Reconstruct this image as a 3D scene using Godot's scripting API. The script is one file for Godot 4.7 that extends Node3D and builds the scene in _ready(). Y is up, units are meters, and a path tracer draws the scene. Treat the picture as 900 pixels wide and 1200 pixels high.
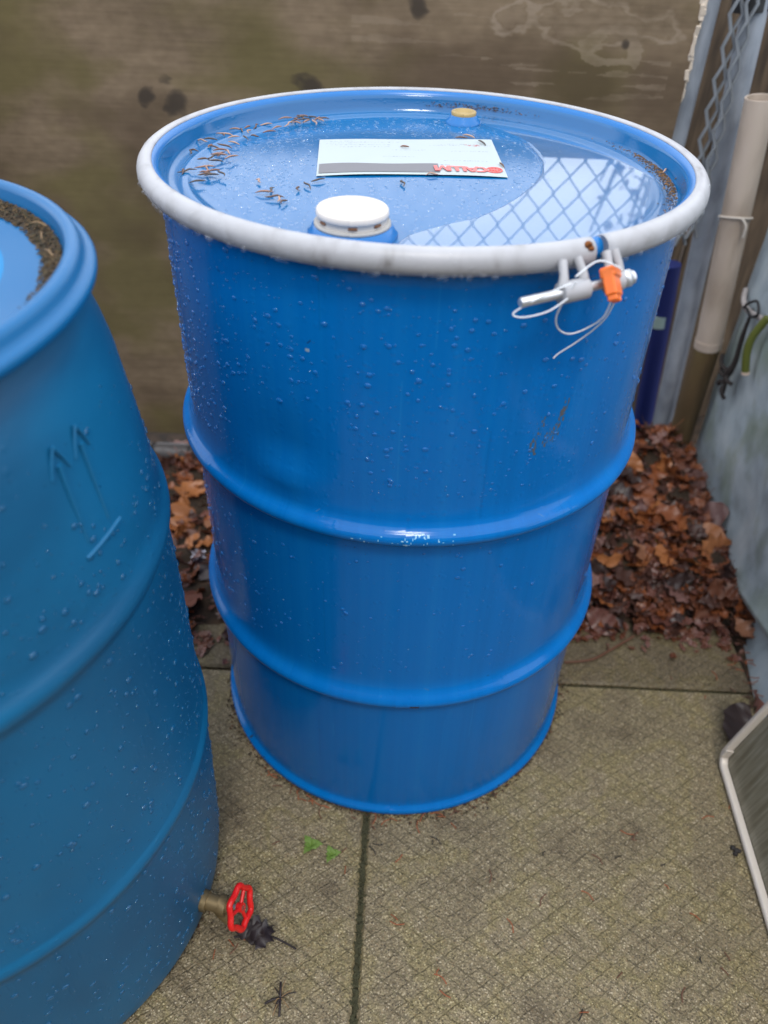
extends Node3D

var rng := RandomNumberGenerator.new()
var M := {}
var drum_profile := []
var barrel_profile := []

# ---------------------------------------------------------------- helpers
func lin(r: float, g: float, b: float) -> Color:
	return Color(r, g, b).linear_to_srgb()

func mat(called: String, c: Color, rough := 0.6, metal := 0.0) -> StandardMaterial3D:
	var m := StandardMaterial3D.new()
	m.resource_name = called
	m.albedo_color = c
	m.roughness = rough
	m.metallic = metal
	M[called] = m
	return m

func noise(seed_: int, freq: float, octaves := 4, kind := FastNoiseLite.TYPE_SIMPLEX_SMOOTH) -> FastNoiseLite:
	var n := FastNoiseLite.new()
	n.seed = seed_
	n.frequency = freq
	n.noise_type = kind
	n.fractal_octaves = octaves
	return n

func noise_tex(n: FastNoiseLite, w: int, h: int, ramp: Array = [], as_normal := false, bump := 4.0) -> NoiseTexture2D:
	var t := NoiseTexture2D.new()
	t.width = w
	t.height = h
	t.seamless = true
	t.noise = n
	t.as_normal_map = as_normal
	t.bump_strength = bump
	if ramp.size():
		var g := Gradient.new()
		g.offsets = PackedFloat32Array(ramp.map(func(r): return r[0]))
		g.colors = PackedColorArray(ramp.map(func(r): return r[1]))
		t.color_ramp = g
	return t

func tag(o: Node, label: String, category: String, group := "", kind := "") -> void:
	if label: o.set_meta("label", label)
	if category: o.set_meta("category", category)
	if group: o.set_meta("group", group)
	if kind: o.set_meta("kind", kind)

func numbered(called: String, parent: Node) -> String:
	if not parent.has_node(called): return called
	var i := 1
	while parent.has_node("%s_%03d" % [called, i]): i += 1
	return "%s_%03d" % [called, i]

func thing(called: String, at: Vector3, label: String, category: String, group := "") -> Node3D:
	var o := Node3D.new()
	o.name = numbered(called, self)
	add_child(o)
	o.position = at
	tag(o, label, category, group)
	return o

func put(called: String, mesh: Mesh, m: Material, parent: Node = self, at := Transform3D()) -> MeshInstance3D:
	var o := MeshInstance3D.new()
	o.name = numbered(called, parent)
	o.mesh = mesh
	o.set_surface_override_material(0, m)
	o.transform = at
	parent.add_child(o)
	return o

func st_new() -> SurfaceTool:
	var s := SurfaceTool.new()
	s.begin(Mesh.PRIMITIVE_TRIANGLES)
	return s

func done(s: SurfaceTool) -> ArrayMesh:
	s.generate_normals()
	return s.commit()

# p[i][j]: i runs to the right, j upwards, seen from the outside
func add_grid(s: SurfaceTool, p: Array, uv := Vector2.ONE, smooth := true) -> void:
	s.set_smooth_group(0 if smooth else -1)
	var nu := p.size() - 1
	var nv: int = p[0].size() - 1
	for i in nu:
		for j in nv:
			for q in [[0, 0], [0, 1], [1, 1], [0, 0], [1, 1], [1, 0]]:
				s.set_uv(Vector2(float(i + q[0]) / nu * uv.x, (1.0 - float(j + q[1]) / nv) * uv.y))
				s.add_vertex(p[i + q[0]][j + q[1]])

# profile: (radius, height) from the bottom outside upwards
func lathe(s: SurfaceTool, prof: Array, segs := 64, off := Vector3.ZERO, a0 := 0.0, a1 := TAU, bend = null) -> void:
	var g := []
	for i in segs + 1:
		var a := lerpf(a0, a1, float(i) / segs)
		var row := PackedVector3Array()
		for q in prof:
			var r: float = q.x
			if bend != null: r = bend.call(a, q.x, q.y)
			row.append(off + Vector3(r * sin(a), q.y, r * cos(a)))
		g.append(row)
	add_grid(s, g)

func catmull(pts: Array, n: int) -> PackedVector3Array:
	var c := Curve3D.new()
	for i in pts.size():
		var t: Vector3 = (pts[mini(i + 1, pts.size() - 1)] - pts[maxi(i - 1, 0)]) / 6.0
		c.add_point(pts[i], -t, t)
	var out := PackedVector3Array()
	for i in n + 1:
		out.append(c.samplef(float(i) / n * (pts.size() - 1)))
	return out

func tube(s: SurfaceTool, path: PackedVector3Array, r, sides := 8, caps := true, closed := false) -> void:
	var n := path.size()
	var g := []
	var up := Vector3.ZERO
	for i in n:
		var d: Vector3
		if closed: d = (path[(i + 1) % n] - path[(i - 1 + n) % n]).normalized()
		else: d = (path[mini(i + 1, n - 1)] - path[maxi(i - 1, 0)]).normalized()
		if up == Vector3.ZERO:
			up = Vector3.UP if absf(d.y) < 0.9 else Vector3.RIGHT
		up = (up - d * up.dot(d)).normalized()
		var side := d.cross(up)
		var rad: float = r if r is float else r[i]
		var ring := PackedVector3Array()
		for k in sides + 1:
			var a := TAU * k / sides
			ring.append(path[i] + (up * cos(a) + side * sin(a)) * rad)
		g.append(ring)
	if closed: g.append(g[0])
	# columns run round, rows along
	var p := []
	for k in sides + 1:
		var col := PackedVector3Array()
		for i in g.size(): col.append(g[i][k])
		p.append(col)
	add_grid(s, p)
	if caps and not closed:
		s.set_smooth_group(-1)
		for e in [0, n - 1]:
			for k in sides:
				var tri := [path[e], g[e][k], g[e][k + 1]]
				if e == 0: tri = [path[e], g[e][k + 1], g[e][k]]
				for v in tri:
					s.set_uv(Vector2(0.5, 0.5))
					s.add_vertex(v)

# a box with chamfered edges
func box(s: SurfaceTool, size: Vector3, t := Transform3D(), b := 0.003) -> void:
	s.set_smooth_group(-1)
	var h := size / 2
	b = minf(b, minf(h.x, minf(h.y, h.z)) * 0.9)
	for ax in 3:
		var u := (ax + 1) % 3
		var v := (ax + 2) % 3
		for sg in [-1.0, 1.0]:
			var c := []
			for q in [[-1, -1], [-1, 1], [1, 1], [1, -1]]:
				var p := Vector3.ZERO
				p[ax] = sg * h[ax]
				p[u] = q[0] * (h[u] - b)
				p[v] = q[1] * (h[v] - b)
				c.append(p)
			face(s, c, t)
	for ax in 3:
		var u := (ax + 1) % 3
		var v := (ax + 2) % 3
		for su in [-1.0, 1.0]:
			for sv in [-1.0, 1.0]:
				var c := []
				for q in [[-1, 0], [1, 0], [1, 1], [-1, 1]]:
					var p := Vector3.ZERO
					p[ax] = q[0] * (h[ax] - b)
					p[u] = su * (h[u] - (b if q[1] else 0.0))
					p[v] = sv * (h[v] - (0.0 if q[1] else b))
					c.append(p)
				face(s, c, t)
	for sx in [-1.0, 1.0]:
		for sy in [-1.0, 1.0]:
			for sz in [-1.0, 1.0]:
				var k := Vector3(sx, sy, sz)
				face(s, [k * Vector3(h.x, h.y - b, h.z - b), k * Vector3(h.x - b, h.y, h.z - b), k * Vector3(h.x - b, h.y - b, h.z)], t)

# a flat polygon turned away from the shape's own centre
func face(s: SurfaceTool, c: Array, t: Transform3D) -> void:
	var mid := Vector3.ZERO
	for p in c: mid += p
	var nrm: Vector3 = (c[1] - c[0]).cross(c[2] - c[0])
	if nrm.dot(mid) > 0: c.reverse()
	for k in range(1, c.size() - 1):
		for q in [c[0], c[k], c[k + 1]]:
			s.set_uv(Vector2(q.x + q.z, q.y))
			s.add_vertex(t * q)

func disc(s: SurfaceTool, at: Vector3, r: float, segs := 32) -> void:
	s.set_smooth_group(-1)
	for k in segs:
		var a := TAU * k / segs
		var b := TAU * (k + 1) / segs
		for v in [at, at + Vector3(sin(b), 0, cos(b)) * r, at + Vector3(sin(a), 0, cos(a)) * r]:
			s.set_uv(Vector2(v.x, v.z))
			s.add_vertex(v)

func multi(called: String, mesh: Mesh, m: Material, ts: Array, parent: Node = self) -> MultiMeshInstance3D:
	var mm := MultiMesh.new()
	mm.transform_format = MultiMesh.TRANSFORM_3D
	mesh.surface_set_material(0, m)
	mm.mesh = mesh
	mm.instance_count = ts.size()
	for i in ts.size(): mm.set_instance_transform(i, ts[i])
	var o := MultiMeshInstance3D.new()
	o.name = numbered(called, parent)
	o.multimesh = mm
	parent.add_child(o)
	tag(o, "", "", "", "stuff")
	return o

func aim(n: Vector3, turn := 0.0) -> Basis:
	var y := n.normalized()
	var x := (Vector3.FORWARD if absf(y.z) < 0.9 else Vector3.RIGHT).cross(y).normalized()
	return Basis(x, y, x.cross(y)) * Basis(Vector3.UP, turn)

func radius_at(prof: Array, y: float) -> float:
	for k in prof.size() - 1:
		if y >= prof[k].y and y <= prof[k + 1].y:
			return lerpf(prof[k].x, prof[k + 1].x, (y - prof[k].y) / maxf(prof[k + 1].y - prof[k].y, 1e-6))
	return prof[-1].x

func on_drum(az_deg: float, y: float, r: float) -> Vector3:
	var a := deg_to_rad(az_deg)
	return Vector3(r * sin(a), y, r * cos(a))

# ---------------------------------------------------------------- the scene
func _ready() -> void:
	rng.seed = 20417
	var cam := Camera3D.new()
	cam.name = "camera"
	add_child(cam)
	cam.position = Vector3(-0.0138, 1.1177, 0.919)
	cam.rotation = Vector3(-0.6902, 0.0159, 0.0344)
	var ca := CameraAttributesPhysical.new()
	ca.frustum_focal_length = 18.37
	ca.frustum_focus_distance = 0.90
	ca.frustum_near = 0.05
	ca.frustum_far = 200.0
	ca.exposure_aperture = 2.2
	cam.fov = 66.31
	cam.far = 200.0
	cam.attributes = ca
	cam.fov = 66.31

	var we := WorldEnvironment.new()
	we.name = "world"
	var env := Environment.new()
	env.background_mode = Environment.BG_SKY
	var sm := ProceduralSkyMaterial.new()
	sm.sky_top_color = Color(0.93, 0.95, 0.99)
	sm.sky_horizon_color = Color(0.84, 0.86, 0.90)
	sm.sky_curve = 0.2
	sm.ground_bottom_color = Color(0.2, 0.18, 0.15)
	sm.ground_horizon_color = Color(0.4, 0.38, 0.35)
	var sky := Sky.new()
	sky.sky_material = sm
	env.sky = sky
	env.background_energy_multiplier = 2.3
	env.tonemap_mode = Environment.TONE_MAPPER_LINEAR
	env.tonemap_exposure = 1.0
	env.sdfgi_enabled = true
	env.ssao_enabled = true
	env.ssil_enabled = true
	we.environment = env
	add_child(we)
	var sun := DirectionalLight3D.new()
	sun.name = "sun"
	sun.light_energy = 0.4
	sun.light_angular_distance = 10.0
	sun.light_color = Color(1.0, 0.98, 0.95)
	sun.shadow_enabled = true
	sun.rotation_degrees = Vector3(-62, 5, 0)
	add_child(sun)

	build_materials()
	build_ground()
	build_added_wall()
	build_plywood()
	build_fence()
	build_right_side()
	build_barrel()
	build_drum()
	build_lid_things()
	build_tray()
	build_leaves()
	build_small()

# ---------------------------------------------------------------- textures and materials
func stamp_drops(w: int, h: int, count: int, rmin: float, rmax: float, dens: Callable) -> Image:
	var d := PackedByteArray()
	d.resize(w * h)
	for n in count:
		var cx := rng.randi_range(0, w - 1)
		var cy := rng.randi_range(0, h - 1)
		if rng.randf() > dens.call(float(cx) / w, float(cy) / h): continue
		var r := lerpf(rmin, rmax, pow(rng.randf(), 3.0))
		var e := rng.randf_range(0.9, 1.35)
		var k := int(ceil(r * e))
		for y in range(-k, k + 1):
			for x in range(-k, k + 1):
				var q := 1.0 - (x * x + y * y / (e * e)) / (r * r)
				if q > 0:
					var at := ((cy + y + h) % h) * w + (cx + x + w) % w
					d[at] = maxi(d[at], int(minf(255.0, sqrt(q) * r * 50.0)))
	return Image.create_from_data(w, h, false, Image.FORMAT_L8, d)

func build_materials() -> void:
	# painted steel of the drum: one colour, with runs, scuffs, chips and a painted hoop highlight
	var w := 2048
	var h := 1024
	var im := Image.create(w, h, false, Image.FORMAT_RGB8)
	var base := lin(0.001, 0.145, 0.475)
	im.fill(base)
	var nz := noise(5, 0.012, 3)
	var nf := noise(9, 0.05, 3)
	for x in w:
		var t := nz.get_noise_2d(x * 1.0, 0.0) * 0.05 + nf.get_noise_2d(x * 2.0, 40.0) * 0.02
		im.fill_rect(Rect2i(x, 0, 1, h), base.lightened(t) if t > 0 else base.darkened(-t))
	for k in 260: # faint runs that wash down
		var x := rng.randi_range(0, w - 1)
		var y := rng.randi_range(0, h)
		var t := rng.randf_range(-0.05, 0.05)
		im.fill_rect(Rect2i(x, y, rng.randi_range(1, 3), rng.randi_range(20, 180)), base.lightened(t) if t > 0 else base.darkened(-t))
	# u = azimuth / 360, v = 1 at the foot, 0 at the top
	for q in [[25.6, 0.671, 7], [26.3, 0.665, 6], [27.3, 0.690, 4], [29.0, 0.672, 4], [31.4, 0.683, 7], [31.9, 0.695, 8], [32.4, 0.705, 7], [30.2, 0.676, 5]]:
		for k in 14:
			var x := int(q[0] / 360.0 * w) + rng.randi_range(-4, 4)
			var y := int((1.0 - q[1] / 0.876) * h) + rng.randi_range(-12, 12)
			im.fill_rect(Rect2i(x, y, rng.randi_range(1, 2), rng.randi_range(1, q[2])), lin(0.09, 0.10, 0.12))
	for k in 34: # pale chips on the upper hoop crest, clustered to paint in its highlight
		var az := rng.randfn(1.6, 3.2) if k < 20 else rng.randf_range(-14.0, 12.0)
		im.fill_rect(Rect2i(int((az + 360.0) / 360.0 * w) % w, int((1.0 - (0.566 + rng.randf_range(-0.006, 0.007)) / 0.876) * h), rng.randi_range(1, 3), rng.randi_range(1, 3)), lin(0.35, 0.58, 0.74))
	im.fill_rect(Rect2i(int(3.6 / 360.0 * w), int((1.0 - 0.280 / 0.876) * h), 13, 5), lin(0.03, 0.015, 0.01))
	im.fill_rect(Rect2i(int(339.0 / 360.0 * w), int((1.0 - 0.77 / 0.876) * h), 5, 4), lin(0.25, 0.33, 0.42))
	for k in 40: # fine scratches
		var x := rng.randi_range(0, w - 20)
		var y := rng.randi_range(40, h - 40)
		var sl := rng.randf_range(-0.6, 0.6)
		for q in rng.randi_range(6, 22):
			im.set_pixel(x + int(q * 0.5), y + int(q * sl), lin(0.05, 0.17, 0.42) if k % 3 else lin(0.01, 0.05, 0.16))
	for k in 60: # dirt near the foot
		im.fill_rect(Rect2i(rng.randi_range(0, w - 1), h - rng.randi_range(4, 60), rng.randi_range(1, 4), rng.randi_range(1, 3)), lin(0.03, 0.05, 0.09))
	var dm := mat("drum paint", Color.WHITE, 0.17)
	dm.albedo_texture = ImageTexture.create_from_image(im)
	dm.metallic_specular = 0.36
	dm.heightmap_enabled = true
	dm.heightmap_texture = ImageTexture.create_from_image(stamp_drops(2048, 1024, 26000, 1.0, 3.4, func(u, v): return 1.0 if v < 0.33 else (0.35 if v < 0.64 else 0.12)))
	dm.heightmap_scale = 0.035
	dm.roughness_texture = noise_tex(noise(3, 0.01, 4), 512, 512, [[0.2, Color(0.75, 0.75, 0.75)], [0.8, Color(1, 1, 1)]])
	var lm := mat("lid paint", lin(0.0008, 0.115, 0.31), 0.13)
	lm.metallic_specular = 0.55
	lm.uv1_triplanar = true
	lm.uv1_scale = Vector3(1.6, 1.6, 1.6)
	lm.heightmap_enabled = true
	lm.heightmap_texture = ImageTexture.create_from_image(stamp_drops(1024, 1024, 7000, 1.0, 2.6, func(u, v): return 1.0))
	lm.heightmap_scale = 0.03
	mat("lid rim paint", lin(0.001, 0.14, 0.42), 0.25)
	# plastic of the barrel
	var bm := mat("barrel plastic", lin(0.004, 0.130, 0.285), 0.42)
	bm.metallic_specular = 0.45
	bm.albedo_texture = noise_tex(noise(31, 0.004, 5), 1024, 1024, [[0.15, Color(0.78, 0.8, 0.82)], [0.55, Color(0.95, 0.95, 0.95)], [0.9, Color(1, 1, 1)]])
	bm.heightmap_enabled = true
	bm.heightmap_texture = ImageTexture.create_from_image(stamp_drops(2048, 1024, 9000, 1.0, 3.6, func(u, v): return 1.0 if v > 0.2 else 0.2))
	bm.heightmap_scale = 0.04
	var bt := mat("barrel rim plastic", lin(0.007, 0.115, 0.29), 0.3)
	mat("barrel top plastic", lin(0.005, 0.18, 0.42), 0.4)
	M["barrel top plastic"].metallic_specular = 0.3
	bt.metallic_specular = 0.36
	# white paint of the ring, with grime
	var wm := mat("white enamel", Color.WHITE, 0.4)
	wm.albedo_texture = noise_tex(noise(12, 0.012, 5), 1024, 512, [[0.0, Color(0.44, 0.43, 0.42)], [0.22, Color(0.60, 0.60, 0.61)], [0.4, Color(0.655, 0.66, 0.675)], [1.0, Color(0.685, 0.69, 0.705)]])
	wm.uv1_triplanar = true
	wm.uv1_scale = Vector3(2.2, 2.2, 2.2)
	mat("white plastic", lin(0.66, 0.61, 0.55), 0.38)
	mat("cap recess", lin(0.16, 0.07, 0.03), 0.7)
	mat("rust", lin(0.22, 0.07, 0.01), 0.85)
	mat("zinc", lin(0.62, 0.64, 0.66), 0.38, 0.7)
	mat("clear string", lin(0.72, 0.76, 0.8), 0.3)
	var om := mat("orange plastic", lin(0.85, 0.16, 0.015), 0.35)
	om.subsurf_scatter_enabled = true
	om.subsurf_scatter_strength = 0.2
	mat("pale plastic", lin(0.8, 0.62, 0.5), 0.4)
	mat("yellow brass", lin(0.42, 0.31, 0.13), 0.5, 0.3)
	mat("old brass", lin(0.23, 0.17, 0.085), 0.5, 0.5)
	mat("red enamel", lin(0.66, 0.012, 0.012), 0.3)
	mat("dark water line", lin(0.01, 0.012, 0.01), 0.3)
	var wa := mat("water", Color(0.9, 0.95, 1.0, 0.02), 0.0)
	wa.transparency = BaseMaterial3D.TRANSPARENCY_ALPHA
	var rd := mat("raindrop", Color(0.9, 0.95, 1.0, 0.02), 0.0)
	rd.transparency = BaseMaterial3D.TRANSPARENCY_ALPHA
	rd.metallic_specular = 0.38
	for q in [["drum raindrop", 0.004, 0.20, 0.62], ["barrel raindrop", 0.006, 0.13, 0.30]]:
		var bd := mat(q[0], lin(q[1], q[2], q[3]), 0.04)
		bd.albedo_color.a = 0.5
		bd.transparency = BaseMaterial3D.TRANSPARENCY_ALPHA
	# galvanised steel
	var gm := mat("galvanised steel", Color.WHITE, 0.5)
	gm.albedo_texture = noise_tex(noise(41, 0.02, 4), 512, 512, [[0.1, Color(0.50, 0.53, 0.57)], [0.5, Color(0.60, 0.63, 0.67)], [0.9, Color(0.66, 0.69, 0.73)]])
	gm.uv1_triplanar = true
	gm.uv1_scale = Vector3(3, 1, 3)
	gm.metallic = 0.15
	mat("fence wire", lin(0.24, 0.26, 0.28), 0.5, 0.3)
	mat("dark iron", lin(0.02, 0.02, 0.022), 0.6)
	var pm := mat("beige plastic", Color.WHITE, 0.5)
	pm.albedo_texture = noise_tex(noise(51, 0.008, 5), 512, 512, [[0.15, Color(0.62, 0.56, 0.50)], [0.5, Color(0.76, 0.70, 0.64)], [0.9, Color(0.80, 0.745, 0.69)]])
	pm.uv1_triplanar = true
	pm.uv1_scale = Vector3(2, 0.7, 2)
	var bb := mat("brown soiled plastic", Color.WHITE, 0.7)
	bb.albedo_texture = noise_tex(noise(52, 0.01, 5), 512, 512, [[0.15, Color(0.27, 0.22, 0.13)], [0.5, Color(0.36, 0.29, 0.19)], [0.9, Color(0.42, 0.36, 0.22)]])
	bb.uv1_triplanar = true
	bb.uv1_scale = Vector3(2, 0.7, 2)
	mat("blue tarpaulin", lin(0.003, 0.012, 0.11), 0.65)
	var cw := mat("cedar board", Color.WHITE, 0.8)
	cw.albedo_texture = noise_tex(noise(61, 0.012, 5), 512, 512, [[0.1, Color(0.22, 0.18, 0.14)], [0.5, Color(0.32, 0.265, 0.205)], [0.9, Color(0.40, 0.34, 0.27)]])
	cw.uv1_triplanar = true
	cw.uv1_scale = Vector3(8, 0.8, 8)
	# grey sheets on the right: weathered, with a green bloom
	var sh := mat("grey sheet", Color.WHITE, 0.62)
	sh.albedo_texture = noise_tex(noise(71, 0.006, 6), 1024, 1024, [[0.08, Color(0.60, 0.65, 0.67)], [0.4, Color(0.69, 0.745, 0.77)], [0.62, Color(0.73, 0.78, 0.80)], [0.95, Color(0.79, 0.83, 0.845)]])
	sh.uv1_triplanar = true
	sh.uv1_scale = Vector3(1.7, 1.3, 1.7)
	sh.detail_enabled = true
	sh.detail_blend_mode = BaseMaterial3D.BLEND_MODE_MIX
	sh.detail_uv_layer = BaseMaterial3D.DETAIL_UV_1
	sh.detail_albedo = noise_tex(noise(72, 0.006, 5), 512, 512, [[0.0, Color(0.40, 0.47, 0.34, 0.0)], [0.5, Color(0.42, 0.49, 0.36, 0.0)], [0.72, Color(0.50, 0.56, 0.42, 0.4)], [1.0, Color(0.45, 0.52, 0.36, 0.7)]])
	sh.heightmap_enabled = true
	sh.heightmap_texture = noise_tex(noise(73, 0.03, 4), 512, 512)
	sh.heightmap_scale = 0.15
	# tray
	var tm := mat("tray frame", lin(0.60, 0.54, 0.47), 0.4)
	tm.metallic = 0.1
	var ti := mat("tray metal", Color.WHITE, 0.38)
	ti.albedo_texture = noise_tex(noise(81, 0.01, 5), 512, 512, [[0.1, Color(0.44, 0.42, 0.35)], [0.5, Color(0.53, 0.515, 0.45)], [0.9, Color(0.61, 0.60, 0.54)]])
	ti.uv1_triplanar = true
	ti.uv1_scale = Vector3(0.9, 1.6, 22)
	ti.metallic = 0.35
	# soil
	var so := mat("soil", Color.WHITE, 0.95)
	so.albedo_texture = noise_tex(noise(91, 0.02, 5), 512, 512, [[0.1, Color(0.12, 0.09, 0.06)], [0.5, Color(0.2, 0.15, 0.1)], [0.9, Color(0.28, 0.21, 0.15)]])
	so.uv1_triplanar = true
	so.uv1_world_triplanar = true
	so.uv1_scale = Vector3(3, 3, 3)
	mat("moss", lin(0.05, 0.048, 0.022), 0.95)
	# concrete: speckled aggregate, green film in patches, pressed diamond pattern
	var cn := mat("concrete", Color(1.0, 0.99, 0.97), 0.6)
	cn.albedo_texture = ImageTexture.create_from_image(speckle())
	cn.uv1_triplanar = true
	cn.uv1_world_triplanar = true
	cn.uv1_scale = Vector3(2.6, 2.6, 2.6)
	cn.detail_enabled = true
	cn.detail_blend_mode = BaseMaterial3D.BLEND_MODE_MUL
	cn.detail_uv_layer = BaseMaterial3D.DETAIL_UV_2
	cn.uv2_triplanar = true
	cn.uv2_world_triplanar = true
	cn.uv2_scale = Vector3(1.1, 1.1, 1.1)
	cn.detail_albedo = noise_tex(noise(102, 0.007, 6), 1024, 1024, [[0.05, Color(0.78, 0.75, 0.72)], [0.25, Color(0.90, 0.875, 0.84)], [0.5, Color(0.96, 0.94, 0.90)], [0.62, Color(0.95, 0.93, 0.82)], [0.8, Color(1.0, 0.98, 0.95)], [1.0, Color(0.86, 0.83, 0.80)]])
	cn.heightmap_enabled = true
	cn.heightmap_texture = diamond_tex()
	cn.heightmap_scale = 0.34
	var cd := cn.duplicate()
	cd.resource_name = "damp concrete"
	cd.albedo_color = Color(0.84, 0.82, 0.80)
	cd.roughness = 0.45
	M["damp concrete"] = cd

# how deep the pressed diamond groove is at a point of one tile, 0 to 1 (the tile repeats every 1 / uv1_scale metres)
var groove := PackedByteArray()

func speckle() -> Image:
	var n := 1024
	groove.resize(n * n)
	var wi := noise(104, 0.012, 3).get_seamless_image(n, n).get_data()
	var ni := noise(105, 0.05, 3).get_seamless_image(n, n).get_data()
	for y in n:
		var fy := float(y) / n * 17.0
		for x in n:
			var fx := float(x) / n * 12.0
			var at := y * n + x
			var wv := (wi[at] - 128) / 128.0
			var a := absf(fposmod(fx + fy + wv * 0.10, 1.0) - 0.5)
			var b := absf(fposmod(fx - fy + wv * 0.08, 1.0) - 0.5)
			var g := 1.0 - clampf((0.5 - maxf(a, b)) / 0.07, 0.0, 1.0)
			groove[at] = int(255.0 * g * clampf(0.62 + 0.6 * wv + (ni[at] - 128) / 170.0, 0.0, 1.0))
	var d := PackedByteArray()
	d.resize(n * n * 3)
	var tones := [Color8(96, 88, 70), Color8(128, 119, 98), Color8(142, 133, 110), Color8(154, 145, 120), Color8(112, 104, 84), Color8(168, 159, 136), Color8(120, 116, 88), Color8(80, 73, 60), Color8(190, 182, 162), Color8(134, 118, 92)]
	for at in n * n:
		var t := 1.0 + (ni[at] - 128) / 420.0
		d[at * 3] = int(128 * t)
		d[at * 3 + 1] = int(119 * t)
		d[at * 3 + 2] = int(97 * t)
	for k in 74000:
		var cx := rng.randi_range(0, n - 1)
		var cy := rng.randi_range(0, n - 1)
		var q := rng.randf()
		var r := 0.8 + 2.4 * q * q * q
		var c: Color = tones[rng.randi() % 10]
		var ex := rng.randf_range(0.6, 1.0)
		var kk := int(ceil(r))
		for y in range(-kk, kk + 1):
			for x in range(-kk, kk + 1):
				if x * x * ex + y * y > r * r: continue
				var at := (((cy + y + n) % n) * n + (cx + x + n) % n) * 3
				d[at] = c.r8
				d[at + 1] = c.g8
				d[at + 2] = c.b8
	for at in n * n: # dirt and moss lying in the grooves
		var g := groove[at] / 255.0 * 0.52
		if g > 0.02:
			d[at * 3] = int(lerpf(d[at * 3], 62, g))
			d[at * 3 + 1] = int(lerpf(d[at * 3 + 1], 58, g))
			d[at * 3 + 2] = int(lerpf(d[at * 3 + 2], 42, g))
	return Image.create_from_data(n, n, false, Image.FORMAT_RGB8, d)

func diamond_tex() -> Texture2D:
	var n := 1024
	var d := PackedByteArray()
	d.resize(n * n)
	var nb := noise(103, 0.09, 3).get_seamless_image(n, n).get_data()
	for at in n * n:
		d[at] = int(clampf(140.0 - groove[at] * 0.32 + (nb[at] - 128) * 0.5, 0, 255))
	return ImageTexture.create_from_image(Image.create_from_data(n, n, false, Image.FORMAT_L8, d))

# ---------------------------------------------------------------- ground and paving
func build_ground() -> void:
	var s := st_new()
	var p := []
	for i in 41:
		var row := PackedVector3Array()
		for j in 41:
			var x := (i - 20) / 20.0
			var z := (j - 20) / 20.0
			x = signf(x) * pow(absf(x), 3.0) * 60.0
			z = signf(z) * pow(absf(z), 3.0) * 60.0
			row.append(Vector3(x, -0.022, -z))
		p.append(row)
	add_grid(s, p)
	put("ground", done(s), M.soil).set_meta("kind", "structure")
	var pav := Node3D.new()
	pav.name = "pavement"
	add_child(pav)
	pav.set_meta("kind", "structure")
	# slabs: x0, x1, z0, z1
	for q in [[-0.0323, 0.640, 0.0255, 0.72], [-0.648, -0.0387, 0.0255, 0.72], [-0.0323, 0.640, -0.42, 0.0195], [-0.648, -0.0387, -0.42, 0.0195],
			[-1.26, -0.654, 0.0255, 0.72], [-0.0323, 0.640, 0.726, 1.42], [-0.648, -0.0387, 0.726, 1.42]]:
		var b := st_new()
		box(b, Vector3(q[1] - q[0], 0.05, q[3] - q[2]), Transform3D(Basis(), Vector3((q[0] + q[1]) / 2, -0.025 + rng.randf_range(-0.0012, 0.0), (q[2] + q[3]) / 2)), 0.004)
		put("concrete_slab", done(b), M["damp concrete"] if q[2] < 0.0 else M.concrete, pav)
	# moss and dirt in the joints
	var ms := st_new()
	for k in 2600:
		var along := rng.randf_range(0.03, 0.72)
		var c := Vector3(-0.0355 + rng.randfn(0, 0.0024), -0.012 + rng.randf() * 0.009, along)
		if k % 3 == 0: c = Vector3(rng.randf_range(-0.03, 0.63), -0.011, 0.0225 + rng.randf_range(-0.003, 0.003))
		box(ms, Vector3(rng.randf_range(0.001, 0.004), rng.randf_range(0.004, 0.014), rng.randf_range(0.001, 0.005)), Transform3D(Basis.from_euler(Vector3(rng.randf() * 2, rng.randf() * 6, rng.randf() * 2)), c), 0.0004)
	put("moss", done(ms), M.moss, pav).set_meta("kind", "stuff")

# ---------------------------------------------------------------- unseen wall added behind the viewer to shade and mirror in the wet paint
func build_added_wall() -> void:
	var root := thing("added_wall", Vector3(0, 0, 2.7), "unseen brown lap-sided wall added behind the viewer to shade the drum and mirror in its paint", "wall")
	var sd := mat("added_wall_siding", lin(0.16, 0.13, 0.10), 0.7)
	for k in 12:
		var s := st_new()
		box(s, Vector3(7.0, 0.185, 0.02), Transform3D(Basis(Vector3.RIGHT, 0.06), Vector3(0, 0.09 + k * 0.17, 0)), 0.002)
		put("added_wall_board", done(s), sd, root)

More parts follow.
